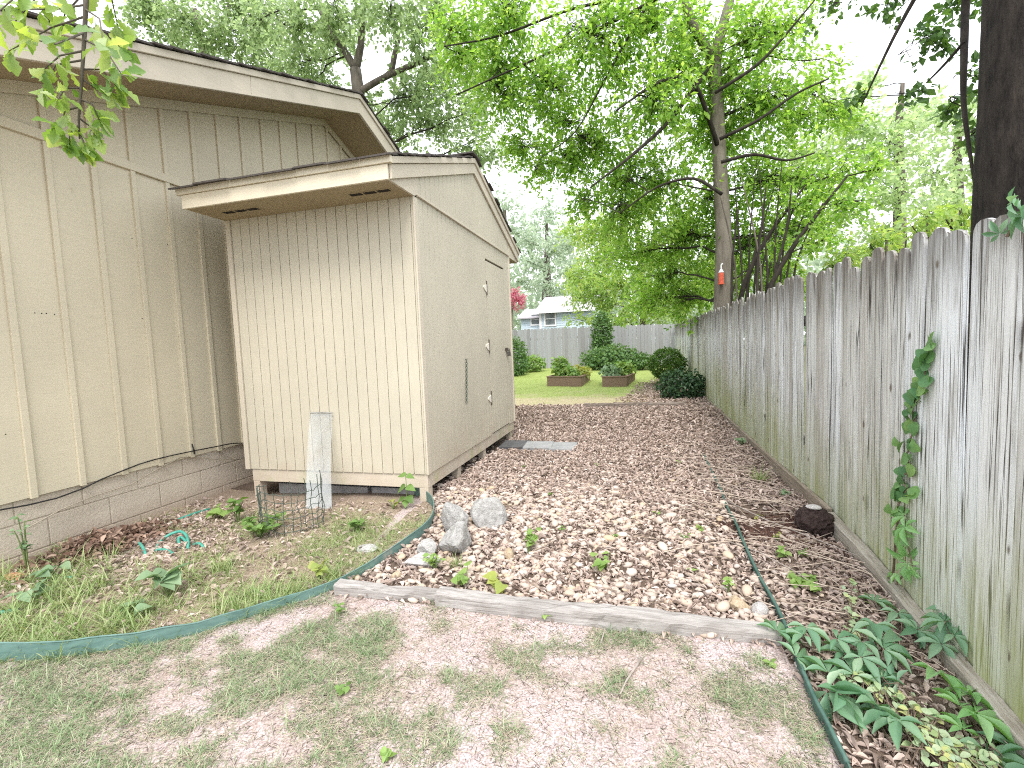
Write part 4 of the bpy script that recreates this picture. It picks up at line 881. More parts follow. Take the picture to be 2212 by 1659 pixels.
plant('green plant beside the wire cage towards the house', (515,1130), .20, .09, 24, .06, BROAD, G_MID, stems=6)
plant('bright long leaved plant between house wall and wire cage', (480,1118), .10, .07, 9, .10, BROAD, G_LIT, stems=3)
plant('dark green weed in the bed behind the flat pale rock', (772,1150), .10, .07, 30, .045, BROAD, G_MID, stems=7)
plant('yellowish weed inside the edging at the short timber', (690,1252), .13, .07, 18, .05, HEART, G_YEL, stems=5)
plant('wispy pale plant growing up along the block foundation', (62,1240), .40, .07, 34, .045, OVAL, G_BLUE, stems=4)
plant('low bluish weed beside the terracotta shard', (105,1255), .10, .10, 14, .075, BROAD, G_BLUE, stems=5)
plant('pale weed in the grass near the cut end of the hose', (75,1300), .10, .09, 12, .075, BROAD, G_BLUE, stems=4)
plant('dark rosette weed in the front lawn grass', (745,1500), .03, .03, 9, .032, OVAL, G_MID, stems=2)
plant('small lawn weed under the left end of the long timber', (735,1325), .05, .04, 14, .03, OVAL, G_MID, stems=4)
plant('light rosette weed growing against the middle of the long timber', (1175,1340), .05, .03, 10, .04, OVAL, G_LIT, stems=3)
plant('broad rosette weed in the grass at the lower left lawn', (840,1640), .03, .03, 9, .03, BROAD, G_LIT, stems=3)
for i, (px, lb) in enumerate([((1190,1075), 'small green sprout on the gravel right of the rounded boulder'), ((1330,1165), 'tiny sprout between pebbles in the middle of the gravel'), ((1420,1115), 'small sprout among leaves left of the narrow edging'), ((1290,1010), 'little green sprout in the litter behind the gravel'), ((1495,1240), 'little sprout on the gravel above the white quartz rock'), ((1215,1150), 'little light sprout just right of the bushy weed'), ((1467,1005), 'small sprout in the litter beside the far narrow edging'), ((1130,1012), 'green sprout near the middle leg of the shed')]):
    plant(lb, px, .045, .025, 7, .03, OVAL, (G_LIT, G_MID)[i % 2], stems=2, name='sprout', cat='sprout')

def creeper(label, pts, ls, mat, hlo, hi, name='creeper', cat='creeper', tpl=PALM, on=None, stem=True, tilt=.35, stemm=VSTEM):
    """pts: bearings of the leaves; on=x puts them on the fence face, else above the ground"""
    P = []
    for p in pts:
        q = Gx(p, on-rp.uniform(hlo, hi)) if on is not None else None
        if on is None:
            h = rp.uniform(hlo, hi); q = np.array([0, 0, 0.]); z = 0
            for _ in range(10): q = Gz(p, z); z = float(ground_z(q[0], q[1]))+h
        P.append(q)
    P = np.array(P); n_ = len(P); b = P.mean(0); b[2] = P[:, 2].min()-.05; t = thing(name, label, cat, b)
    ml = MB()
    if on is None: a = rp.uniform(0, 6.28, n_); d = np.stack([np.cos(a), np.sin(a), rp.uniform(-.3, .1, n_)], 1); nr = np.tile([0, -.35, 1.], (n_, 1))+rp.normal(0, tilt, (n_, 3))
    else: a = rp.uniform(0, 6.28, n_); d = np.stack([-np.full(n_, .35), np.cos(a)*.8, -.25+np.sin(a)*.9], 1); nr = np.tile([-1., -.15, .55], (n_, 1))+rp.normal(0, tilt, (n_, 3))
    L = ls*rp.uniform(.75, 1.2, n_); dd = d/np.linalg.norm(d, axis=1)[:, None]; ml.scatter(tpl, P-dd*(L*.35)[:, None], d, nr, L); obj('leaves', ml, mat, t, smooth=True)
    ms = MB()
    if on is None:
        for q, dv in zip(P, dd):
            g = np.array([q[0], q[1], float(ground_z(q[0], q[1]))]); r_ = g+np.array([rp.normal(0, .06), rp.normal(0, .06), -.01]); ms.tube([r_, (r_+q)/2+(0, 0, .02), q-dv*ls*.33], .0022, 5)
        o = np.argsort(P[:, 0]+.3*P[:, 1]); Q = P[o].copy(); Q[:, 2] = ground_z(Q[:, 0], Q[:, 1])+.015
        if len(Q) > 2: ms.tube(Q, .0032, 5)
    else:
        Q = P[np.argsort(-P[:, 2])].copy(); Q[:, 0] = on-.008; k = max(2, len(Q)//3); Q = np.array([Q[i*3:(i+1)*3].mean(0) for i in range(k) if len(Q[i*3:(i+1)*3])]); Q = np.vstack([Q, [Q[-1][0]-.02, Q[-1][1], float(ground_z(Q[-1][0], Q[-1][1])) if stem else Q[-1][2]-.05]]); Q[:, 0] = np.minimum(Q[:, 0], on-.006); ms.tube(Q, np.linspace(.003, .006, len(Q)), 6)
    obj('stem', ms, stemm, t, smooth=True); return t
cv = lambda L: [(1474.7+x/3, 1106+y/3) for x, y in L]
creeper('dark green five fingered creeper covering the ground by the timber end and fence', cv([(640,760), (830,790), (1270,570), (1330,830), (1490,770), (1420,690), (1650,880), (930,1000), (1090,1000), (1280,1040), (770,930), (1000,880), (1160,870), (1240,760), (730,790), (1200,990), (1060,840), (1370,900), (1580,800), (1340,1080)]), .125, G_TEAL, .04, .11)
creeper('dark creeper leaves lying over the lower kickboard', cv([(1640,690), (1820,690), (1830,830), (1700,640), (1760,760)]), .125, G_TEAL, .10, .15)
creeper('dark creeper leaves lying in front of the variegated vine', cv([(1070,1250), (1390,1400), (1180,1200), (1010,1230), (1290,1330)]), .14, G_TEAL, .03, .08)
creeper('bright young creeper leaves near the lowest kickboard', cv([(2000,1370), (1770,1360), (1800,1240), (1920,1215), (1810,1150), (1700,1080)]), .115, G_BRIGHT, .05, .10)
creeper('shadowed creeper leaves at the lowest end of the kickboard', cv([(2110,1560), (2230,1500), (2050,1640), (2190,1640)]), .13, G_TEAL, .02, .06)
vv = []
for (x0, y0), (x1, y1), k in (((1040,1060), (1450,1230), 60), ((1420,1230), (1700,1420), 40), ((1480,1430), (2000,1600), 120), ((1600,1520), (1960,1700), 90)):
    tt = rp.random(k); vv += [(x0+(x1-x0)*t_+rp.normal(0, 38), y0+(y1-y0)*t_+rp.normal(0, 38)) for t_ in tt]
creeper('pale variegated small leaved vine trailing over litter near the lawn edging', cv(vv), .035, G_VAR, .02, .08, 'trailing_vine', 'vine', OVAL)
creeper('upright sprig of small pale round leaves before the dark creeper', cv([(1090+rp.normal(0, 30), y) for y in np.linspace(440, 800, 34)]), .034, G_VAR, .02, .10, 'trailing_vine', 'vine', OVAL)
cf = lambda L: [(1474.7+x/3, 553+y/3) for x, y in L]
vl = []
for x, y in [(1615,545), (1590,600), (1560,640), (1585,670), (1560,710), (1540,760), (1560,815), (1520,830), (1450,890), (1510,900), (1550,880), (1480,960), (1530,950), (1450,1010), (1500,1030), (1480,1080), (1500,1120), (1400,1240), (1450,1240), (1500,1225), (1450,1320), (1410,1400), (1490,1400), (1400,1440), (1400,1500), (1490,1530), (1430,1560), (1370,1540), (1450,1490), (1360,1650), (1400,1660)]:
    for _ in range(2): vl.append((x+rp.normal(0, 14), y+rp.normal(0, 14)))
creeper('ivy like vine climbing up the fence boards with small green leaves', cf(vl), .062, leaf_mat('ivy leaf', [(.08,.20,.08), (.12,.26,.10), (.17,.33,.12), (.22,.38,.13)], .45, .3), .008, .03, 'climbing_vine', 'vine', HEART, on=1.296)
creeper('five fingered creeper at the foot of the fence below the climbing vine', cv([(1400,20), (1440,130), (1410,170), (1430,260), (1450,370), (1480,400), (1330,440), (1400,420), (1340,490)]), .085, G_BRIGHT, .01, .04, 'climbing_vine', 'vine', PALM, on=1.285)
creeper('large teal leaves hanging over the top of the nearest fence boards', [(2200,442), (2186,450), (2214,462), (2200,476), (2222,450), (2152,496)], .075, G_TEAL, .0, .04, 'climbing_vine', 'vine', PALM, on=1.27, stem=False)

# ------------------------------------------------------------------ trees
def B(px, py, y, r, sq=(1, 1, .85), cov=1.0):
    c = Gy((px, py), y); R = r/FPX*float(np.dot(c-CP, fwd)); return (c, np.array([R*sq[0], R*sq[1], R*sq[2]]), cov)
COV = 1.6; SPR = 1.28
def tree(name, label, cat, trunks, blobs, ls, leafm, bark, tpl=KITE, seed=1, group=None, per=14, twig_r=.0045, limb_k=.006, up_=1.0, rnd=.8, droop=.25, area=.13, jit=.5, limbs=True, shell=.15, crown='crown'):
    r = np.random.default_rng(seed); base = np.array(trunks[0][0][0], float); t = thing(name, label, cat, base, group)
    mt = MB(); mbr = MB(); tp = []
    for P, R in trunks:
        P = np.array(P, float); k = np.linspace(0, len(P)-1, len(P)*4-3); Q = np.stack([np.interp(k, np.arange(len(P)), P[:, i]) for i in range(3)], 1)
        for _ in range(2): Q[1:-1] = (Q[:-2]+2*Q[1:-1]+Q[2:])/4
        RR = np.interp(k, np.arange(len(P)), R); (mt if R[0] > .08 or len(trunks) == 1 or P is trunks[0][0] or not tp else mbr).tube(Q, RR, 14 if R[0] > .08 else 7); tp += [(q, rr) for q, rr in zip(Q, RR)]
    TP = np.array([q for q, _ in tp]); TR = np.array([x for _, x in tp]); ml = MB()
    for c, R, cov in blobs:
        d = np.linalg.norm(TP-c, axis=1)+2.0*np.maximum(0, TP[:, 2]-(c[2]-.1*np.linalg.norm(TP[:, :2]-c[:2], axis=1))); i = int(np.argmin(d)); p0 = TP[i]; L = np.linalg.norm(c-p0)
        k = np.linspace(0, 1, 9)[:, None]; perp = r.normal(size=3); perp[2] = abs(perp[2])*.6; perp /= np.linalg.norm(perp)
        tip = c+(c-p0)/max(L, .1)*R.mean()*.5; LB = p0+(tip-p0)*k+perp*L*.13*np.sin(k*np.pi)+r.normal(0, .015*L, (9, 3))*np.sin(k*np.pi)
        r0_ = min(TR[i]*.75, .010+limb_k*L)
        if limbs: mbr.tube(LB, np.linspace(r0_, max(.006, r0_*.3), 9), 7, cap=False)
        nl = int(COV*cov*np.pi*R[0]*R[2]/(area*ls*ls)); nt = max(4, nl//per); R = R*SPR
        u = r.normal(size=(nt, 3)); u /= np.linalg.norm(u, axis=1)[:, None]; e = c+u*R*(r.random(nt)**.5)[:, None]*(1+.12*r.normal(size=nt))[:, None]
        s_ = r.uniform(.35, 1, nt)*8; i0 = np.floor(s_).astype(int).clip(0, 7); f = (s_-i0)[:, None]; st = LB[i0]*(1-f)+LB[i0+1]*f
        # start twigs from a point part-way, so they stay short and clumped
        far = np.linalg.norm(e-st, axis=1)
        mid = (st+e)/2+r.normal(0, .10, (nt, 3))*far[:, None]+np.array([0, 0, .08])*far[:, None]
        TWP = np.stack([st, (st+mid)/2+r.normal(0, .02, (nt, 3)), mid, (mid+e)/2, e-np.array([0, 0, droop])*far[:, None]*.3], 1)
        mbr.tubes(TWP, np.tile(np.linspace(twig_r, twig_r*.35, 5), (nt, 1)), 3)
        tt = r.uniform(.45, 1.05, (nt, per)); a = TWP[:, 2][:, None]; b_ = TWP[:, 4][:, None]; w = ((tt-.45)/.6)[:, :, None]; P = (a*(1-w)+b_*w).reshape(-1, 3); dv = np.repeat(TWP[:, 4]-TWP[:, 2], per, 0); dv /= np.linalg.norm(dv, axis=1)[:, None]+1e-6
        n_ = len(P); P = P+r.normal(0, jit*ls, (n_, 3)); d = dv*.6+r.normal(0, .7, (n_, 3))-np.array([0, 0, droop]); nr = np.tile([0, 0, up_], (n_, 1))+r.normal(0, rnd, (n_, 3)); ml.scatter(tpl, P, d, nr, ls*r.uniform(.6, 1.2, n_))
    obj('trunk', mt, bark, t, smooth=True); obj('branches', mbr, DARKB, t, smooth=True); obj(crown, ml, leafm, t); return t
def gpt(px, y, dz=-.1): p = Gy(px, y); p[2] = float(ground_z(p[0], p[1]))+dz; return p
DARKB = bark_mat('backlit-toned branch bark', (.012,.010,.008), (.05,.042,.033), 14)  # near-black so limbs read as backlit; the silhouette is in the colour
BARK1 = bark_mat('grey bark', (.055,.045,.037), (.17,.15,.125), 10); BARK2 = bark_mat('smooth grey bark', (.11,.095,.075), (.22,.20,.165), 9); BARKD = bark_mat('dark furrowed bark', (.006,.005,.0045), (.045,.036,.03), 22, 1.0)
L_OAK = leaf_mat('oak crown leaf', [(.24,.33,.18), (.32,.42,.24), (.40,.50,.31), (.28,.38,.21), (.20,.28,.13)], .4, .6, (1.5, 1.5, 1.1))
L_BRT = leaf_mat('bright crown leaf', [(.19,.37,.07), (.26,.45,.09), (.35,.53,.13), (.22,.40,.08), (.42,.57,.18), (.13,.27,.05)], .4, .65, (1.5, 1.45, .8))
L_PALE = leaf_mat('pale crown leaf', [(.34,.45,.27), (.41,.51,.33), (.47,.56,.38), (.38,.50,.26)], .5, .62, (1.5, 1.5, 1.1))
L_DARK = leaf_mat('dark crown leaf', [(.05,.11,.035), (.08,.16,.05), (.11,.21,.06)], .45, .35, (1.5, 1.5, .6))
L_BAM = leaf_mat('feathery leaf', [(.26,.40,.13), (.32,.46,.16), (.40,.52,.22), (.28,.43,.19), (.46,.53,.20)], .5, .6, (1.4, 1.4, .6))
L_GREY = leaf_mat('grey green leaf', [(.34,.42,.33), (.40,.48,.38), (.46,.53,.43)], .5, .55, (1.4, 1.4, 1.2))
L_PINK = leaf_mat('pink blossom', [(.62,.16,.26), (.70,.25,.34), (.58,.20,.28), (.66,.34,.38)], .6, .4, (1.1, .9, .9))
# main bright tree behind the fence
yb = 10.0; b = gpt((1560,700), yb)
main = [b, Gy((1562,640), yb), Gy((1564,520), yb), Gy((1556,380), yb), Gy((1550,250), yb), Gy((1542,130), yb)]
L1 = [Gy((1542,135), yb), Gy((1520,95), yb-.2), Gy((1494,50), yb-.4), Gy((1465,-40), yb-.6)]; L2 = [Gy((1542,135), yb), Gy((1560,60), yb), Gy((1580,-10), yb), Gy((1600,-80), yb)]
L3 = [Gy((1540,135), yb), Gy((1500,190), yb-.6), Gy((1440,270), yb-1.1), Gy((1360,340), yb-1.6), Gy((1275,405), yb-2)]; L4 = [Gy((1555,330), yb), Gy((1500,160), yb-.8), Gy((1420,175), yb-1.3), Gy((1330,240), yb-1.6)]
tree('tree', 'tall bright green tree with slender grey trunk rising behind the right fence', 'tree', [(main, [.19, .17, .145, .13, .12, .12]), (L1, [.10, .085, .075, .06]), (L2, [.10, .09, .08, .06]), (L3, [.05, .045, .035, .025, .012]), (L4, [.045, .04, .03, .012])]+[([Gy(q, yb-1.2) for q in pts_], [.03, .025, .018, .012, .006][:len(pts_)]) for pts_ in ([(1490,-40), (1300,60), (1130,140), (985,205)], [(1450,-70), (1380,40), (1310,165), (1245,290), (1170,340)], [(1480,-20), (1250,10), (1080,80), (960,100)], [(1545,200), (1640,140), (1710,60), (1760,0)], [(1555,300), (1640,260), (1720,200), (1790,170)], [(1560,420), (1500,380), (1420,400), (1340,460)], [(1558,350), (1630,330), (1700,350), (1760,330)])],
     [B(*q) for q in [(1090,40,9,120), (1010,120,10,85), (1290,80,8.6,125), (1190,180,9.5,105), (1100,220,10,85), (1400,50,9,110), (1400,220,9,115), (1290,310,10,100), (1480,150,10,95), (1620,90,10,110), (1715,50,10.5,65), (1650,220,10,105), (1560,300,10.8,100), (1420,390,10,105), (1350,470,10.5,85), (1640,390,10.4,100), (1480,510,11,100), (1730,250,11,85), (1610,530,11,90), (1735,400,11,85), (1260,430,11,55), (1440,600,11.5,70), (1560,180,10,70), (1520,260,10.5,70), (1490,60,9.8,60), (1560,620,12,60), (1530,430,11,70), (1690,500,11.5,60), (1330,150,9.5,60), (990,60,9.5,70), (1800,140,11,40), (1180,370,10.5,60), (1120,320,10.5,60), (1560,480,10.8,60), (1350,390,10,60), (1340,560,11.5,60), (1250,350,10,60), (1200,270,9.8,60), (1660,580,11,60), (1780,480,11,60), (1820,250,11.5,60), (1480,650,12,60), (1400,650,12.5,60), (1080,150,9.6,70)]],
     .115, L_BRT, BARK2, seed=3, per=13, area=.15)
# oak behind the house and shed
yo = 13.5; b = gpt((775,300), yo); tr = [b, Gy((775,300), yo), Gy((774,200), yo), Gy((768,150), yo)]
tree('tree', 'big grey green oak behind the house roof with dark forked limbs', 'tree', [(tr, [.30, .24, .18, .17]), ([tr[-1], Gy((745,110), yo), Gy((715,75), yo), Gy((690,20), yo)], [.12, .10, .085, .06]), ([tr[-1], Gy((780,100), yo), Gy((782,50), yo), Gy((790,-30), yo)], [.13, .10, .09, .07]), ([tr[2], Gy((815,175), yo), Gy((845,160), yo), Gy((880,145), yo), Gy((925,125), yo), Gy((962,95), yo)], [.10, .09, .085, .08, .075, .06]), ([Gy((830,168), yo), Gy((846,155), yo), Gy((852,120), yo), Gy((862,80), yo)], [.085, .085, .08, .06])],
     [B(*q) for q in [(640,60,13,80), (630,140,14,65), (725,30,13,80), (850,30,12.5,80), (905,75,12.5,60), (690,185,15,55), (880,215,14,80), (960,200,13.5,75), (860,285,15,50), (960,280,14.5,50), (1030,310,13.5,55), (1040,235,13.5,60), (815,240,16,35), (710,110,15,50), (1080,340,14,40), (940,15,12.5,60), (560,60,14,60), (740,90,14.5,50), (800,20,13,50), (1020,170,14.5,55), (920,150,14.5,50)]], .15, L_OAK, BARK1, tpl=KITEW, seed=4, area=.19)
b = gpt((470,300), 16); tr = [b, Gy((470,200), 16), Gy((440,110), 16), Gy((420,20), 16)]
tree('tree', 'grey green oak with thin dark limbs showing above the left of the house roof', 'tree', [(tr, [.3, .22, .15, .1]), ([tr[2], Gy((490,40), 16), Gy((500,-20), 16)], [.1, .08, .06])],
     [B(*q) for q in [(330,10,15,70), (410,50,15,75), (510,20,15,80), (500,105,16,65), (590,30,16,70), (580,110,17,55), (440,120,17,45), (360,75,16,45), (290,40,15,45), (650,170,18,40)]], .17, L_OAK, BARK1, tpl=KITEW, seed=5, area=.19)
# saplings behind the fence on the right
for i, (x0, p1, p2, blobs_, lb) in enumerate([
    (1585, (1650,520), (1740,400), [(1740,440,9,55), (1800,380,9,60), (1700,520,9,45)], 'leaning sapling with several thin stems right of the slender grey trunk'),
    (1640, (1720,520), (1830,380), [(1830,440,8.4,60), (1880,370,8.6,50), (1780,520,8.4,45)], 'thin sapling leaning right over the middle of the right fence')]):
    y = 9.2-.7*i; b = gpt((x0,660), y); tree('sapling', lb, 'sapling', [([b+(.1*k_, .05*k_, 0), Gy((x0+8+12*k_, 600), y+.1*k_), Gy((x0+20+sp_*.5, 500), y+.2*k_), Gy((x0+20+sp_, 380-20*(k_%3)), y+.3*k_)], [.022, .018, .014, .005]) for k_, sp_ in enumerate((-60, -20, 30, 75, 120, 170))]+[([b, Gy((x0+8,640), y), Gy(p1, y), Gy(p2, y)], [.05, .045, .035, .015]), ([b, Gy((x0+30,600), y), Gy((x0+60,500), y), Gy((x0+70,400), y)], [.03, .025, .02, .01]), ([b, Gy((x0-5,620), y), Gy((x0-2,540), y), Gy((x0+10,450), y)], [.03, .025, .02, .01])], [B(*q, cov=.7) for q in blobs_], .10, L_BRT, BARK1, seed=20+i, area=.15)
# pale trees farther right
y = 19; b = gpt((1940,640), y); tree('tree', 'pale sunlit tree far behind the right fence, in front of the sky gap', 'tree', [([b, Gy((1945,420), y), Gy((1940,280), y), Gy((1950,180), y)], [.25, .18, .12, .06])], [B(*q, cov=.75) for q in [(1850,270,18,80), (1930,320,18,85), (1860,380,18,80), (1800,470,18,75), (1940,430,17,80), (1990,250,19,60), (1760,330,20,60), (1900,510,17,60), (1800,230,20,55), (1700,340,21,60), (1870,190,20,50), (1960,250,20,50)]], .19, L_PALE, BARK1, tpl=KITEW, seed=8, area=.19)
y = 15; b = gpt((2070,640), y); tree('tree', 'pale airy tree behind the fence just left of the dark trunk', 'tree', [([b, Gy((2070,460), y), Gy((2065,330), y), Gy((2080,220), y)], [.2, .15, .1, .05])], [B(*q, cov=.7) for q in [(2050,260,15,60), (2090,340,14,65), (2030,370,15,70), (2080,430,13,55), (2010,460,14,60), (2120,250,14,50)]], .16, L_PALE, BARK1, tpl=KITEW, seed=9, area=.19)
for i, (px, py, y, r_, lb) in enumerate([(1830,548,9.5,42, 'bright shrub showing above the middle of the right fence'), (1915,508,8.2,38, 'yellow green shrub behind the fence near the round topped boards'), (2005,470,7.2,40, 'bright shrub behind the fence left of the dark trunk base'), (2075,455,6.6,34, 'light shrub behind the fence touching the dark trunk'), (1700,590,11,40, 'green shrub behind the fence right of the slender grey trunk')]):
    c = Gy((px, py), y); b = np.array([c[0], c[1], 0.0]); tree('shrub', lb, 'shrub', [([b, (b+c)/2, c], [.03, .025, .015]), ([b, (b+c)/2+(.15, 0, 0), c+(.25, 0, 0)], [.02, .018, .01])], [B(px, py, y, r_), B(px+20, py+35, y+.3, r_), B(px-25, py+30, y, r_*.8)], .10, L_BAM, BARK1, seed=40+i, area=.15, crown='foliage')
# the big dark trunk near the right edge
y = 3.45; e0 = Gy((2137,480), y); e1 = Gy((2152,200), y); e2 = Gy((2160,-60), y); R0 = .27
off = np.array([R0, .10, 0]); b = np.array([e0[0]+R0+.06, y+.1, -.3])
tree('tree', 'massive dark furrowed tree trunk close behind the right fence', 'tree', [([b, e0+off+(.03, 0, 0), e1+off, e2+off, Gy((2160,-500), y)+off], [.36, .30, .27, .26, .24]), ([e2+off, Gy((2110,-140), 4.0), Gy((2085,0), 4.3), Gy((2083,100), 4.1), Gy((2080,220), 4.0), Gy((2095,330), 3.9), Gy((2112,440), 3.8)], [.04, .03, .026, .022, .016, .011, .006]), ([Gy((2083,90), 4.1), Gy((2040,140), 4.2), Gy((2000,180), 4.3)], [.012, .009, .005]), ([e2+off, Gy((2110,-180), 4.6), Gy((1990,-30), 5.2), Gy((1930,80), 5.3), Gy((1860,230), 5.5)], [.04, .03, .02, .014, .006])],
     [B(px, py, yy, r_, cov=cv_) for px, py, yy, r_, cv_ in [(2020,80,5,55,.9), (1865,205,5.5,28,.9), (1985,195,5.2,26,.8), (2095,150,4.8,40,.7), (1925,10,5.6,45,.6), (2110,300,4.4,24,.5), (2060,10,5,55,.7), (1800,20,6,40,.4), (2075,240,4.6,24,.5)]], .075, L_DARK, BARKD, tpl=KITEW, seed=10, limbs=False, area=.19, twig_r=.005)
# behind the far fence
y = 21.5; b = gpt((1385,700), y); tree('tree', 'feathery light green tree mass overhanging the corner of the far fence', 'tree', [([b, Gy((1390,650), y), Gy((1385,560), y), Gy((1370,470), y)], [.14, .12, .09, .05])], [B(*q, sq=(1.15, 1, .8)) for q in [(1290,560,21.5,50), (1345,620,20.8,55), (1420,560,20.5,65), (1305,655,20.6,36), (1400,660,20.2,42), (1470,630,19.9,45), (1250,640,21,30), (1280,620,20.3,45), (1500,640,19.9,40), (1530,600,20,50), (1570,560,20,45), (1285,690,19.6,22), (1250,690,21,22), (1330,700,19.6,24), (1240,600,22,40), (1285,500,22,50), (1250,500,23,45), (1340,500,22,60), (1460,500,21,60), (1400,430,22,50), (1270,590,21,35), (1460,680,19.6,26), (1345,680,20,24)]], .17, L_BAM, BARK1, seed=12, area=.15, droop=.6, per=18)
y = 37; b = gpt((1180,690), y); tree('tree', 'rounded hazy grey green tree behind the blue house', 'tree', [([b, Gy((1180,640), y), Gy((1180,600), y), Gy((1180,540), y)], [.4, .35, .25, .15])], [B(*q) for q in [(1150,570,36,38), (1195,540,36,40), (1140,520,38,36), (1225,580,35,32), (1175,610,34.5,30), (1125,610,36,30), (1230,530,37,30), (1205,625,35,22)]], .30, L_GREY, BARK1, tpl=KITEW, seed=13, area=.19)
y = 27; b = gpt((1105,715), y); tree('flowering_tree', 'small pink flowering tree at the shed edge before the blue house', 'tree', [([b, Gy((1106,690), y), Gy((1108,660), y)], [.07, .06, .04])], [B(*q) for q in [(1110,636,27,20), (1126,645,27,14), (1100,650,27,20), (1122,660,27,13)]], .15, L_PINK, BARK2, seed=14, area=.15)
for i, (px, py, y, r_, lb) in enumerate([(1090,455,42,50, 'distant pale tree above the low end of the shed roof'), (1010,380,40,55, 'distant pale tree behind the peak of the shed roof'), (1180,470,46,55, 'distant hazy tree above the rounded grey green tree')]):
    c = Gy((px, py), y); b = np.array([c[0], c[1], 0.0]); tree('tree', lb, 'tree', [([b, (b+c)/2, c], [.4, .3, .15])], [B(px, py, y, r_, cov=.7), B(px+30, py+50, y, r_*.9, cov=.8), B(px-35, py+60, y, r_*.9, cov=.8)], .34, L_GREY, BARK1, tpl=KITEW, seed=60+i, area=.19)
# woodland far off
mb = MB(); k = 42000; th = rp.uniform(-1.15, .95, k); rr = rp.uniform(48, 80, k); x = rr*np.sin(th); y = rr*np.cos(th); hmax = 4+7*vnoise(x, y, 9, 15)+3*vnoise(x, y, 3, 16); z = hmax*rp.random(k)**.8
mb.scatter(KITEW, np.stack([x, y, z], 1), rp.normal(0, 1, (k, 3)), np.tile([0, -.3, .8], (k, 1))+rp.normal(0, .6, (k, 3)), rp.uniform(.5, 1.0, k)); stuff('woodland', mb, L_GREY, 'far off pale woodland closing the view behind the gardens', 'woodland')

# ------------------------------------------------------------------ garden shrubs and raised beds
def bush(name, label, cat, c, R, n_, ls, mat, seed, tpl=KITEW, shell=.72, stems=7, bark=BARK1, base_z=None):
    r = np.random.default_rng(seed); c = np.array(c, float); base = np.array([c[0], c[1], float(ground_z(c[0], c[1])) if base_z is None else base_z]); t = thing(name, label, cat, base); ms = MB(); ml = MB()
    u = r.normal(size=(n_, 3)); u /= np.linalg.norm(u, axis=1)[:, None]; lump = 1+.13*np.sin(u[:, 0]*7+seed)*np.cos(u[:, 2]*6+u[:, 1]*5); P = c+u*np.array(R)*(lump*(shell+(1-shell)*r.random(n_)))[:, None]; k = P[:, 2] > base[2]+.02; P = P[k]; u = u[k]; m_ = len(P)
    ml.scatter(tpl, P, u*.5+r.normal(0, .6, (m_, 3)), u+np.array([0, 0, .5])+r.normal(0, .5, (m_, 3)), ls*r.uniform(.6, 1.2, m_))
    for _ in range(stems):
        v = r.normal(size=3); v /= np.linalg.norm(v); e = c+v*np.array(R)*.75; e[2] = max(e[2], base[2]+.1); ms.tube([base+r.normal(0, .03, 3)*[1, 1, 0]-(0, 0, .03), (base+e)/2+r.normal(0, .04, 3), e], [.016, .012, .006], 6)
    obj('stem', ms, bark, t, smooth=True); obj('foliage', ml, mat, t); return t
L_BOX = leaf_mat('boxwood leaf', [(.07,.15,.03), (.10,.20,.04), (.14,.26,.06)], .4, .3); L_SHR = leaf_mat('dark shrub leaf', [(.025,.065,.03), (.04,.09,.04), (.06,.12,.055)], .4, .25); L_GDN = leaf_mat('garden leaf', [(.07,.15,.05), (.11,.21,.07), (.15,.27,.09)], .45, .35); L_VEG = leaf_mat('vegetable leaf', [(.16,.30,.08), (.22,.36,.10), (.28,.40,.13)], .45, .35)
def PD(px, y): return Gy(px, y)
c = PD((1440,786), 13.6); bush('box_bush', 'clipped round green boxwood ball against the right fence', 'bush', c, (.47, .45, .42), 3600, .07, L_BOX, 1, shell=.85)
c = PD((1478,836), 10.6); bush('shrub', 'dark spreading shrub in front of the boxwood ball', 'shrub', c+(-.05, 0, .03), (.54, .45, .36), 2000, .08, L_SHR, 2, shell=.5)
c = PD((1120,770), 16.5); bush('shrub', 'dark green shrub partly hidden behind the shed corner', 'shrub', c+(-.2, 0, -.1), (.55, .5, .85), 2200, .10, L_GDN, 4, shell=.6)
c = PD((1150,786), 17.5); bush('shrub', 'low leafy plant at the far fence beside the shed edge', 'shrub', c, (.5, .4, .3), 700, .12, L_VEG, 5, shell=.5)
c = PD((1300,745), 18.0); bush('shrub', 'tall dark climbing shrub rising above the far fence', 'shrub', c+(0, .3, .35), (.40, .35, .95), 2400, .10, L_GDN, 6, shell=.55)
c = PD((1320,775), 17.6); bush('shrub', 'broad leafy green shrub behind the raised beds at the far fence', 'shrub', c, (1.15, .6, .5), 3000, .12, leaf_mat('leafy shrub', [(.09,.18,.07), (.13,.24,.09), (.18,.30,.12)], .45, .35), 7, shell=.45)
c = PD((1385,780), 17.2); bush('shrub', 'drooping low shrub right of the broad shrub at the far fence', 'shrub', c, (.40, .4, .28), 700, .10, L_GDN, 8, shell=.5)
BEDW = simple('brown stained boards', (.17,.11,.08), (.26,.185,.145), 12, .8, .2, (1, 1, 6)); DSO = bpy.data.materials['bed soil']
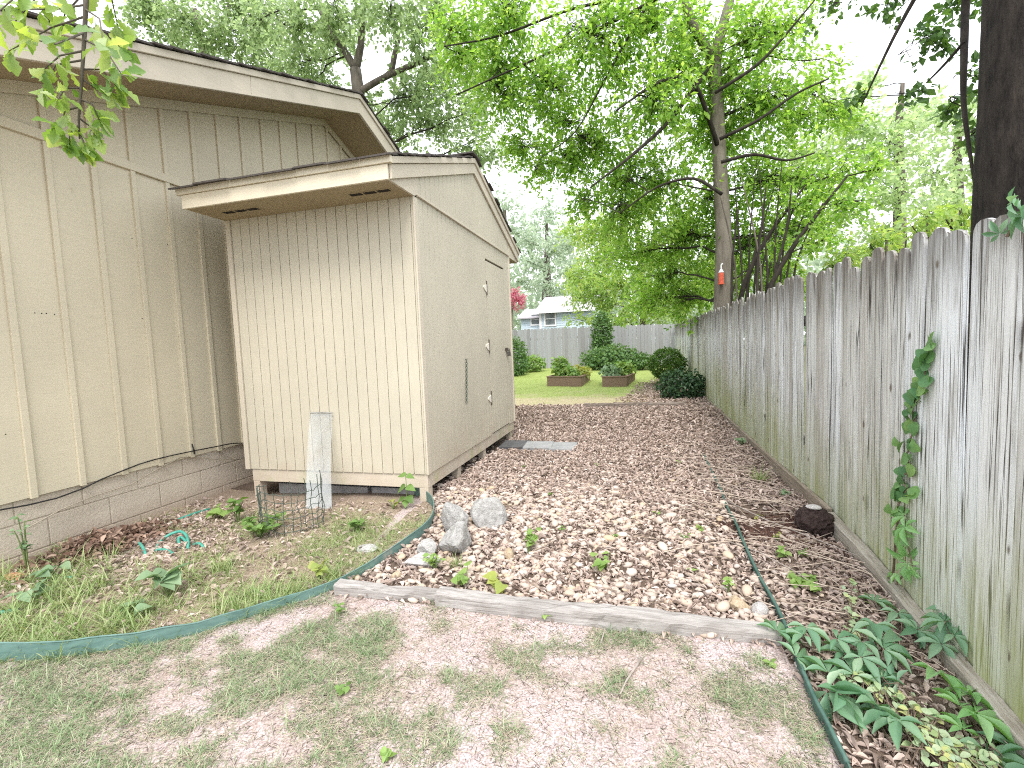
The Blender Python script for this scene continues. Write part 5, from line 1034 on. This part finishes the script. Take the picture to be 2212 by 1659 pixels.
def raised(label, pl, pr, length, skewx, nveg, seed):
    a, b_ = G(pl), G(pr); L = np.array([skewx, length, 0]); zt = max(a[2], b_[2])+.27; z0 = min(a[2], b_[2])-.1; t = thing('raised_bed', label, 'raised bed', (a+b_)/2)
    C4 = [a, b_, b_+L, a+L]; names = ['board']*4
    for i in range(4):
        p, q = C4[i].copy(), C4[(i+1) % 4].copy(); zend = zt; d = q-p; d[2] = 0; d /= np.linalg.norm(d); nn = np.array([-d[1], d[0], 0]); p = p+nn*.0+d*(0 if i % 2 == 0 else .041); q = q-d*(0 if i % 2 == 0 else .041)
        poly = [(*p[:2], z0), (*q[:2], z0), (*q[:2], zend), (*p[:2], zend)]; mb = MB(); mb.prism(poly, nn*.04); obj('board', mb, BEDW, t, bevel=.004)
        mb = MB(); lo = [p-nn*.015-d*(.015 if i % 2 == 0 else 0), q-nn*.015+d*(.015 if i % 2 == 0 else 0)]; mb.prism([(*lo[0][:2], zt+.001), (*lo[1][:2], zt+.001), (*lo[1][:2], zt+.032), (*lo[0][:2], zt+.032)], nn*.075); obj('cap_rail', mb, BEDW, t, bevel=.003)
    mb = MB(); ins = [C4[0]+(.03, .03, 0), C4[1]+(-.03, .03, 0), C4[2]+(-.03, -.03, 0), C4[3]+(.03, -.03, 0)]; mb.prism([(*p[:2], zt-.08) for p in ins], (0, 0, -.05)); obj('soil', mb, DSO, t)
    return (a+b_)/2+L/2, zt
c1, z1 = raised('brown wooden raised bed full of leafy green plants, nearer the shed', (1182,834), (1256,835), 1.3, .12, 9, 1)
c2, z2 = raised('brown wooden raised bed nearer the right fence', (1301,833), (1354,834), 1.25, .22, 7, 2)
for i, (c, z, dx, dy, h, mt, lb) in enumerate([(c1, z1, -.25, -.1, .70, L_VEG, 'tall bushy vegetable plant at the left of the bed nearer the shed'), (c1, z1, .05, -.3, .35, L_VEG, 'low leafy plant at the front of the bed nearer the shed'), (c1, z1, .36, .1, .36, G_YEL, 'yellowish leafy plant at the right of the bed nearer the shed'), (c2, z2, -.22, -.2, .38, G_BLUE, 'silvery blue plant in the bed nearer the fence'), (c2, z2, .15, .2, .5, L_VEG, 'green leafy plant in the bed nearer the fence')]):
    p = np.array([c[0]+dx, c[1]+dy, z-.08]); bush('vegetable_plant', lb, 'vegetable plant', p+np.array([0, 0, h*.5]), (.30, .30, h*.55), 330, .11, mt, 70+i, tpl=BROAD, shell=.3, base_z=z-.1)
# ------------------------------------------------------------------ blue house beyond the far fence
BLUE = N('pale blue clapboard'); f = BLUE.noise(BLUE.coord((1, 1, 8)), 2, 3); BLUE.color(BLUE.ramp(f, [(.3, (.46,.55,.63)), (.7, (.52,.61,.68))])); BLUE.rough(.6); BLUE = BLUE.m
WHT = simple('white trim', (.66,.67,.69), (.72,.72,.73)); RFM = simple('pale lilac shingles', (.30,.285,.31), (.39,.375,.40), 9, .9, .3, (1, 1, 3)); PANE = simple('window glass', (.10,.12,.13), (.2,.22,.23), 3, .08, spec=.6); BLIND = simple('blind', (.5,.5,.48))
bh = thing('blue_house', 'pale blue clapboard house with white trimmed windows beyond the far fence', 'house', (-5, 31, .4))
Yh = 30.0; xl = Gy((1166,690), Yh)[0]; xr = Gy((1282,690), Yh)[0]; ze = Gy((1220,670), Yh)[2]; zr = ze+1.15
def clap(mb, x0, x1, y, z0, z1):
    z = z0
    while z < z1: mb.prism([(x0, y, z), (x0, y+.02, z+.14), (x0, y+.06, z+.14), (x0, y+.06, z)], (x1-x0, 0, 0)); z += .14
mb = MB(); clap(mb, xl, xr, Yh, .2, ze-.05); mb.box((xl, Yh+.07, .2), (xr, Yh+6.5, ze-.03)); mb.prism([(xl, Yh+.07, ze-.03), (xl, Yh+6.5, ze-.03), (xl, Yh+3.3, zr-.1)], (xr-xl, 0, 0)); obj('wall', mb, BLUE, bh)
mb = MB()
for (ya, yb2) in ((Yh-.35, Yh+3.3), (Yh+6.95, Yh+3.3)): mb.prism([(xl-.25, ya, ze-.02), (xl-.25, yb2, zr), (xl-.25, yb2, zr+.07), (xl-.25, ya, ze+.05)], (xr-xl+.5, 0, 0))
obj('roof', mb, RFM, bh)
mb = MB(); mb.box((xl-.25, Yh-.385, ze-.14), (xr+.25, Yh-.352, ze+.04)); mb.box((xl-.03, Yh-.03, .2), (xl+.12, Yh-.002, ze-.06)); obj('trim', mb, WHT, bh)
xw = xl-1.55; zw = ze-.32
mb = MB(); clap(mb, xw, xl-.002, Yh+1.2, .2, zw-.05); mb.box((xw, Yh+1.27, .2), (xl-.002, Yh+5.5, zw-.03)); obj('wing_wall', mb, BLUE, bh)
mb = MB(); mb.prism([(xw-.2, Yh+.9, zw-.03), (xw-.2, Yh+3.3, zw+.72), (xw-.2, Yh+3.3, zw+.79), (xw-.2, Yh+.9, zw+.04)], (xl-xw+.19, 0, 0)); mb.prism([(xw-.2, Yh+5.8, zw-.03), (xw-.2, Yh+3.3, zw+.72), (xw-.2, Yh+3.3, zw+.79), (xw-.2, Yh+5.8, zw+.04)], (xl-xw+.19, 0, 0)); obj('wing_roof', mb, RFM, bh)
tmp = thing('tmp', None, None, bh.location)
for (px0, px1, py0, py1, yy) in (((1178), (1199), 676, 701, Yh), (1148, 1165, 680, 700, Yh+1.2)):
    p, q = Gy((px0, py0), yy), Gy((px1, py1), yy); x0, x1, z0, z1 = p[0], q[0], q[2], p[2]
    mb = MB(); e = .09; mb.box((x0-e, yy-.05, z0-e), (x1+e, yy-.012, z0)); mb.box((x0-e, yy-.05, z1), (x1+e, yy-.012, z1+e)); mb.box((x0-e, yy-.05, z0), (x0, yy-.012, z1)); mb.box((x1, yy-.05, z0), (x1+e, yy-.012, z1)); mb.box((x0, yy-.045, (z0+z1)/2-.025), (x1, yy-.014, (z0+z1)/2+.025)); w_ = obj('window', mb, WHT, bh)
    mb = MB(); mb.box((x0, yy-.022, z0), (x1, yy-.006, z1)); o = obj('pane', mb, PANE, tmp); o.parent = w_
bpy.data.objects.remove(tmp)

# red tube feeder on the trunk
fp = Gy((1558,612), 9.78); f_ = thing('bird_feeder', 'small red tube feeder hanging on the slender grey trunk', 'bird feeder', fp); RED = simple('red plastic', (.55,.08,.04), (.62,.13,.07), 20, .4)
mb = MB(); mb.tube([fp, fp+(0, 0, .20)], .045, 12); mb.tube([fp+(0, 0, -.02), fp], .055, 12); obj('tube', mb, RED, f_, smooth=False)
mb = MB(); mb.tube([fp+(0, 0, .20), fp+(0, 0, .26)], [.05, .02], 12); mb.tube([fp+(0, 0, .26), fp+(0, 0, .34), fp+(.03, .05, .37)], .012, 6); obj('hanger', mb, WHT, f_)

# ------------------------------------------------------------------ oak spray hanging close over the lawn
rh = np.random.default_rng(77); HB = leaf_mat('young oak leaf', [(.14,.26,.06), (.20,.33,.08), (.27,.40,.11), (.34,.46,.16), (.17,.29,.12), (.40,.50,.25)], .35, .5, (1.5, 1.4, .5), .45)
yh = 1.05; hp = lambda p, dy=0: Gy(p, yh+dy)
hb = thing('hanging_branch', 'spray of lobed young oak leaves hanging down in front of the house gable', 'branch', hp((168,310)))
ms = MB(); ml = MB(); main = [hp((188,-120)), hp((186,0)), hp((181,100)), hp((176,180)), hp((170,260)), hp((172,300))]; ms.tube(main, [.008, .0065, .005, .004, .003, .002], 7)
tw = [((186,10), (120,20), (40,20), -.1), ((185,35), (110,60), (20,110), -.05), ((184,55), (230,75), (268,110), .08), ((183,70), (120,95), (70,85), -.15), ((182,85), (230,110), (262,160), .0), ((180,110), (130,120), (95,150), -.05), ((178,130), (120,140), (95,190), -.02), ((177,150), (220,150), (250,185), .05), ((176,170), (205,190), (240,200), .05), ((175,190), (140,190), (125,215), -.05), ((173,215), (200,225), (215,260), .03), ((172,230), (140,240), (130,275), -.04), ((171,255), (190,270), (205,290), .04), ((171,270), (150,290), (150,310), -.03), ((172,290), (180,305), (185,320), 0), ((186,-30), (240,-10), (255,60), .1), ((187,-50), (100,-30), (30,50), -.1), ((186,-20), (140,30), (130,80), .1), ((186,0), (60,-30), (-20,40), -.2), ((185,20), (215,40), (225,100), -.1)]
for a, m_, e, dy in tw:
    P = np.array([hp(a), hp(m_, dy*.5), hp(e, dy)]); ms.tube(P, [.003, .0022, .0013], 5)
    L = np.linalg.norm(P[2]-P[0]); 
    for k, tt in enumerate([.3, .42, .55, .65, .75, .85, .95, 1, 1, 1, 1, 1]):
        q = P[0]*(1-tt)**2+2*P[1]*tt*(1-tt)+P[2]*tt*tt; d = (P[2]-P[1])/np.linalg.norm(P[2]-P[1])*.6+rh.normal(0, .75, 3)+np.array([0, 0, -.35]); ml.scatter(OAK, [q], [d], [rh.normal(0, .6, 3)+np.array([.25, -.5, .6])], [rh.uniform(.032, .066)])
obj('twig', ms, BARK1, hb, smooth=True); obj('leaves', ml, HB, hb, smooth=True)

# ------------------------------------------------------------------ light
w = bpy.data.worlds.new('World'); scn.world = w; w.use_nodes = True; nt = w.node_tree; bg = nt.nodes['Background']
sky = nt.nodes.new('ShaderNodeTexSky'); sky.sky_type = 'NISHITA'; sky.sun_disc = False
EL, AZ = math.radians(56), math.radians(163)           # sun behind the camera, a little to the right
sky.sun_elevation = EL; sky.sun_rotation = AZ; sky.air_density = 1; sky.dust_density = 3; sky.ozone_density = 1
mx = nt.nodes.new('ShaderNodeMix'); mx.data_type = 'RGBA'; mx.inputs[0].default_value = .78; mx.inputs[7].default_value = (8.2, 8.3, 8.5, 1)   # an even layer of bright cloud
nt.links.new(sky.outputs[0], mx.inputs[6]); nt.links.new(mx.outputs[2], bg.inputs[0]); bg.inputs[1].default_value = .14
sd = bpy.data.lights.new('sun', 'SUN'); so = bpy.data.objects.new('sun', sd); COL.objects.link(so); sd.energy = 1.5; sd.angle = math.radians(25); sd.color = (1, .96, .90)
dirv = Vector((math.sin(AZ)*math.cos(EL), math.cos(AZ)*math.cos(EL), math.sin(EL))); so.rotation_euler = (-dirv).to_track_quat('-Z', 'Y').to_euler()
scn.view_settings.view_transform = 'Standard'; scn.view_settings.look = 'None'; scn.view_settings.exposure = 1.22; scn.view_settings.gamma = 1
scn.render.engine = 'CYCLES'; scn.cycles.use_denoising = False; scn.cycles.filter_width = 1.1; scn.cycles.max_bounces = 14; scn.cycles.diffuse_bounces = 12; scn.cycles.transmission_bounces = 10; scn.cycles.transparent_max_bounces = 8
for o in scn.objects:
    if '_w' in o.keys(): del o['_w']
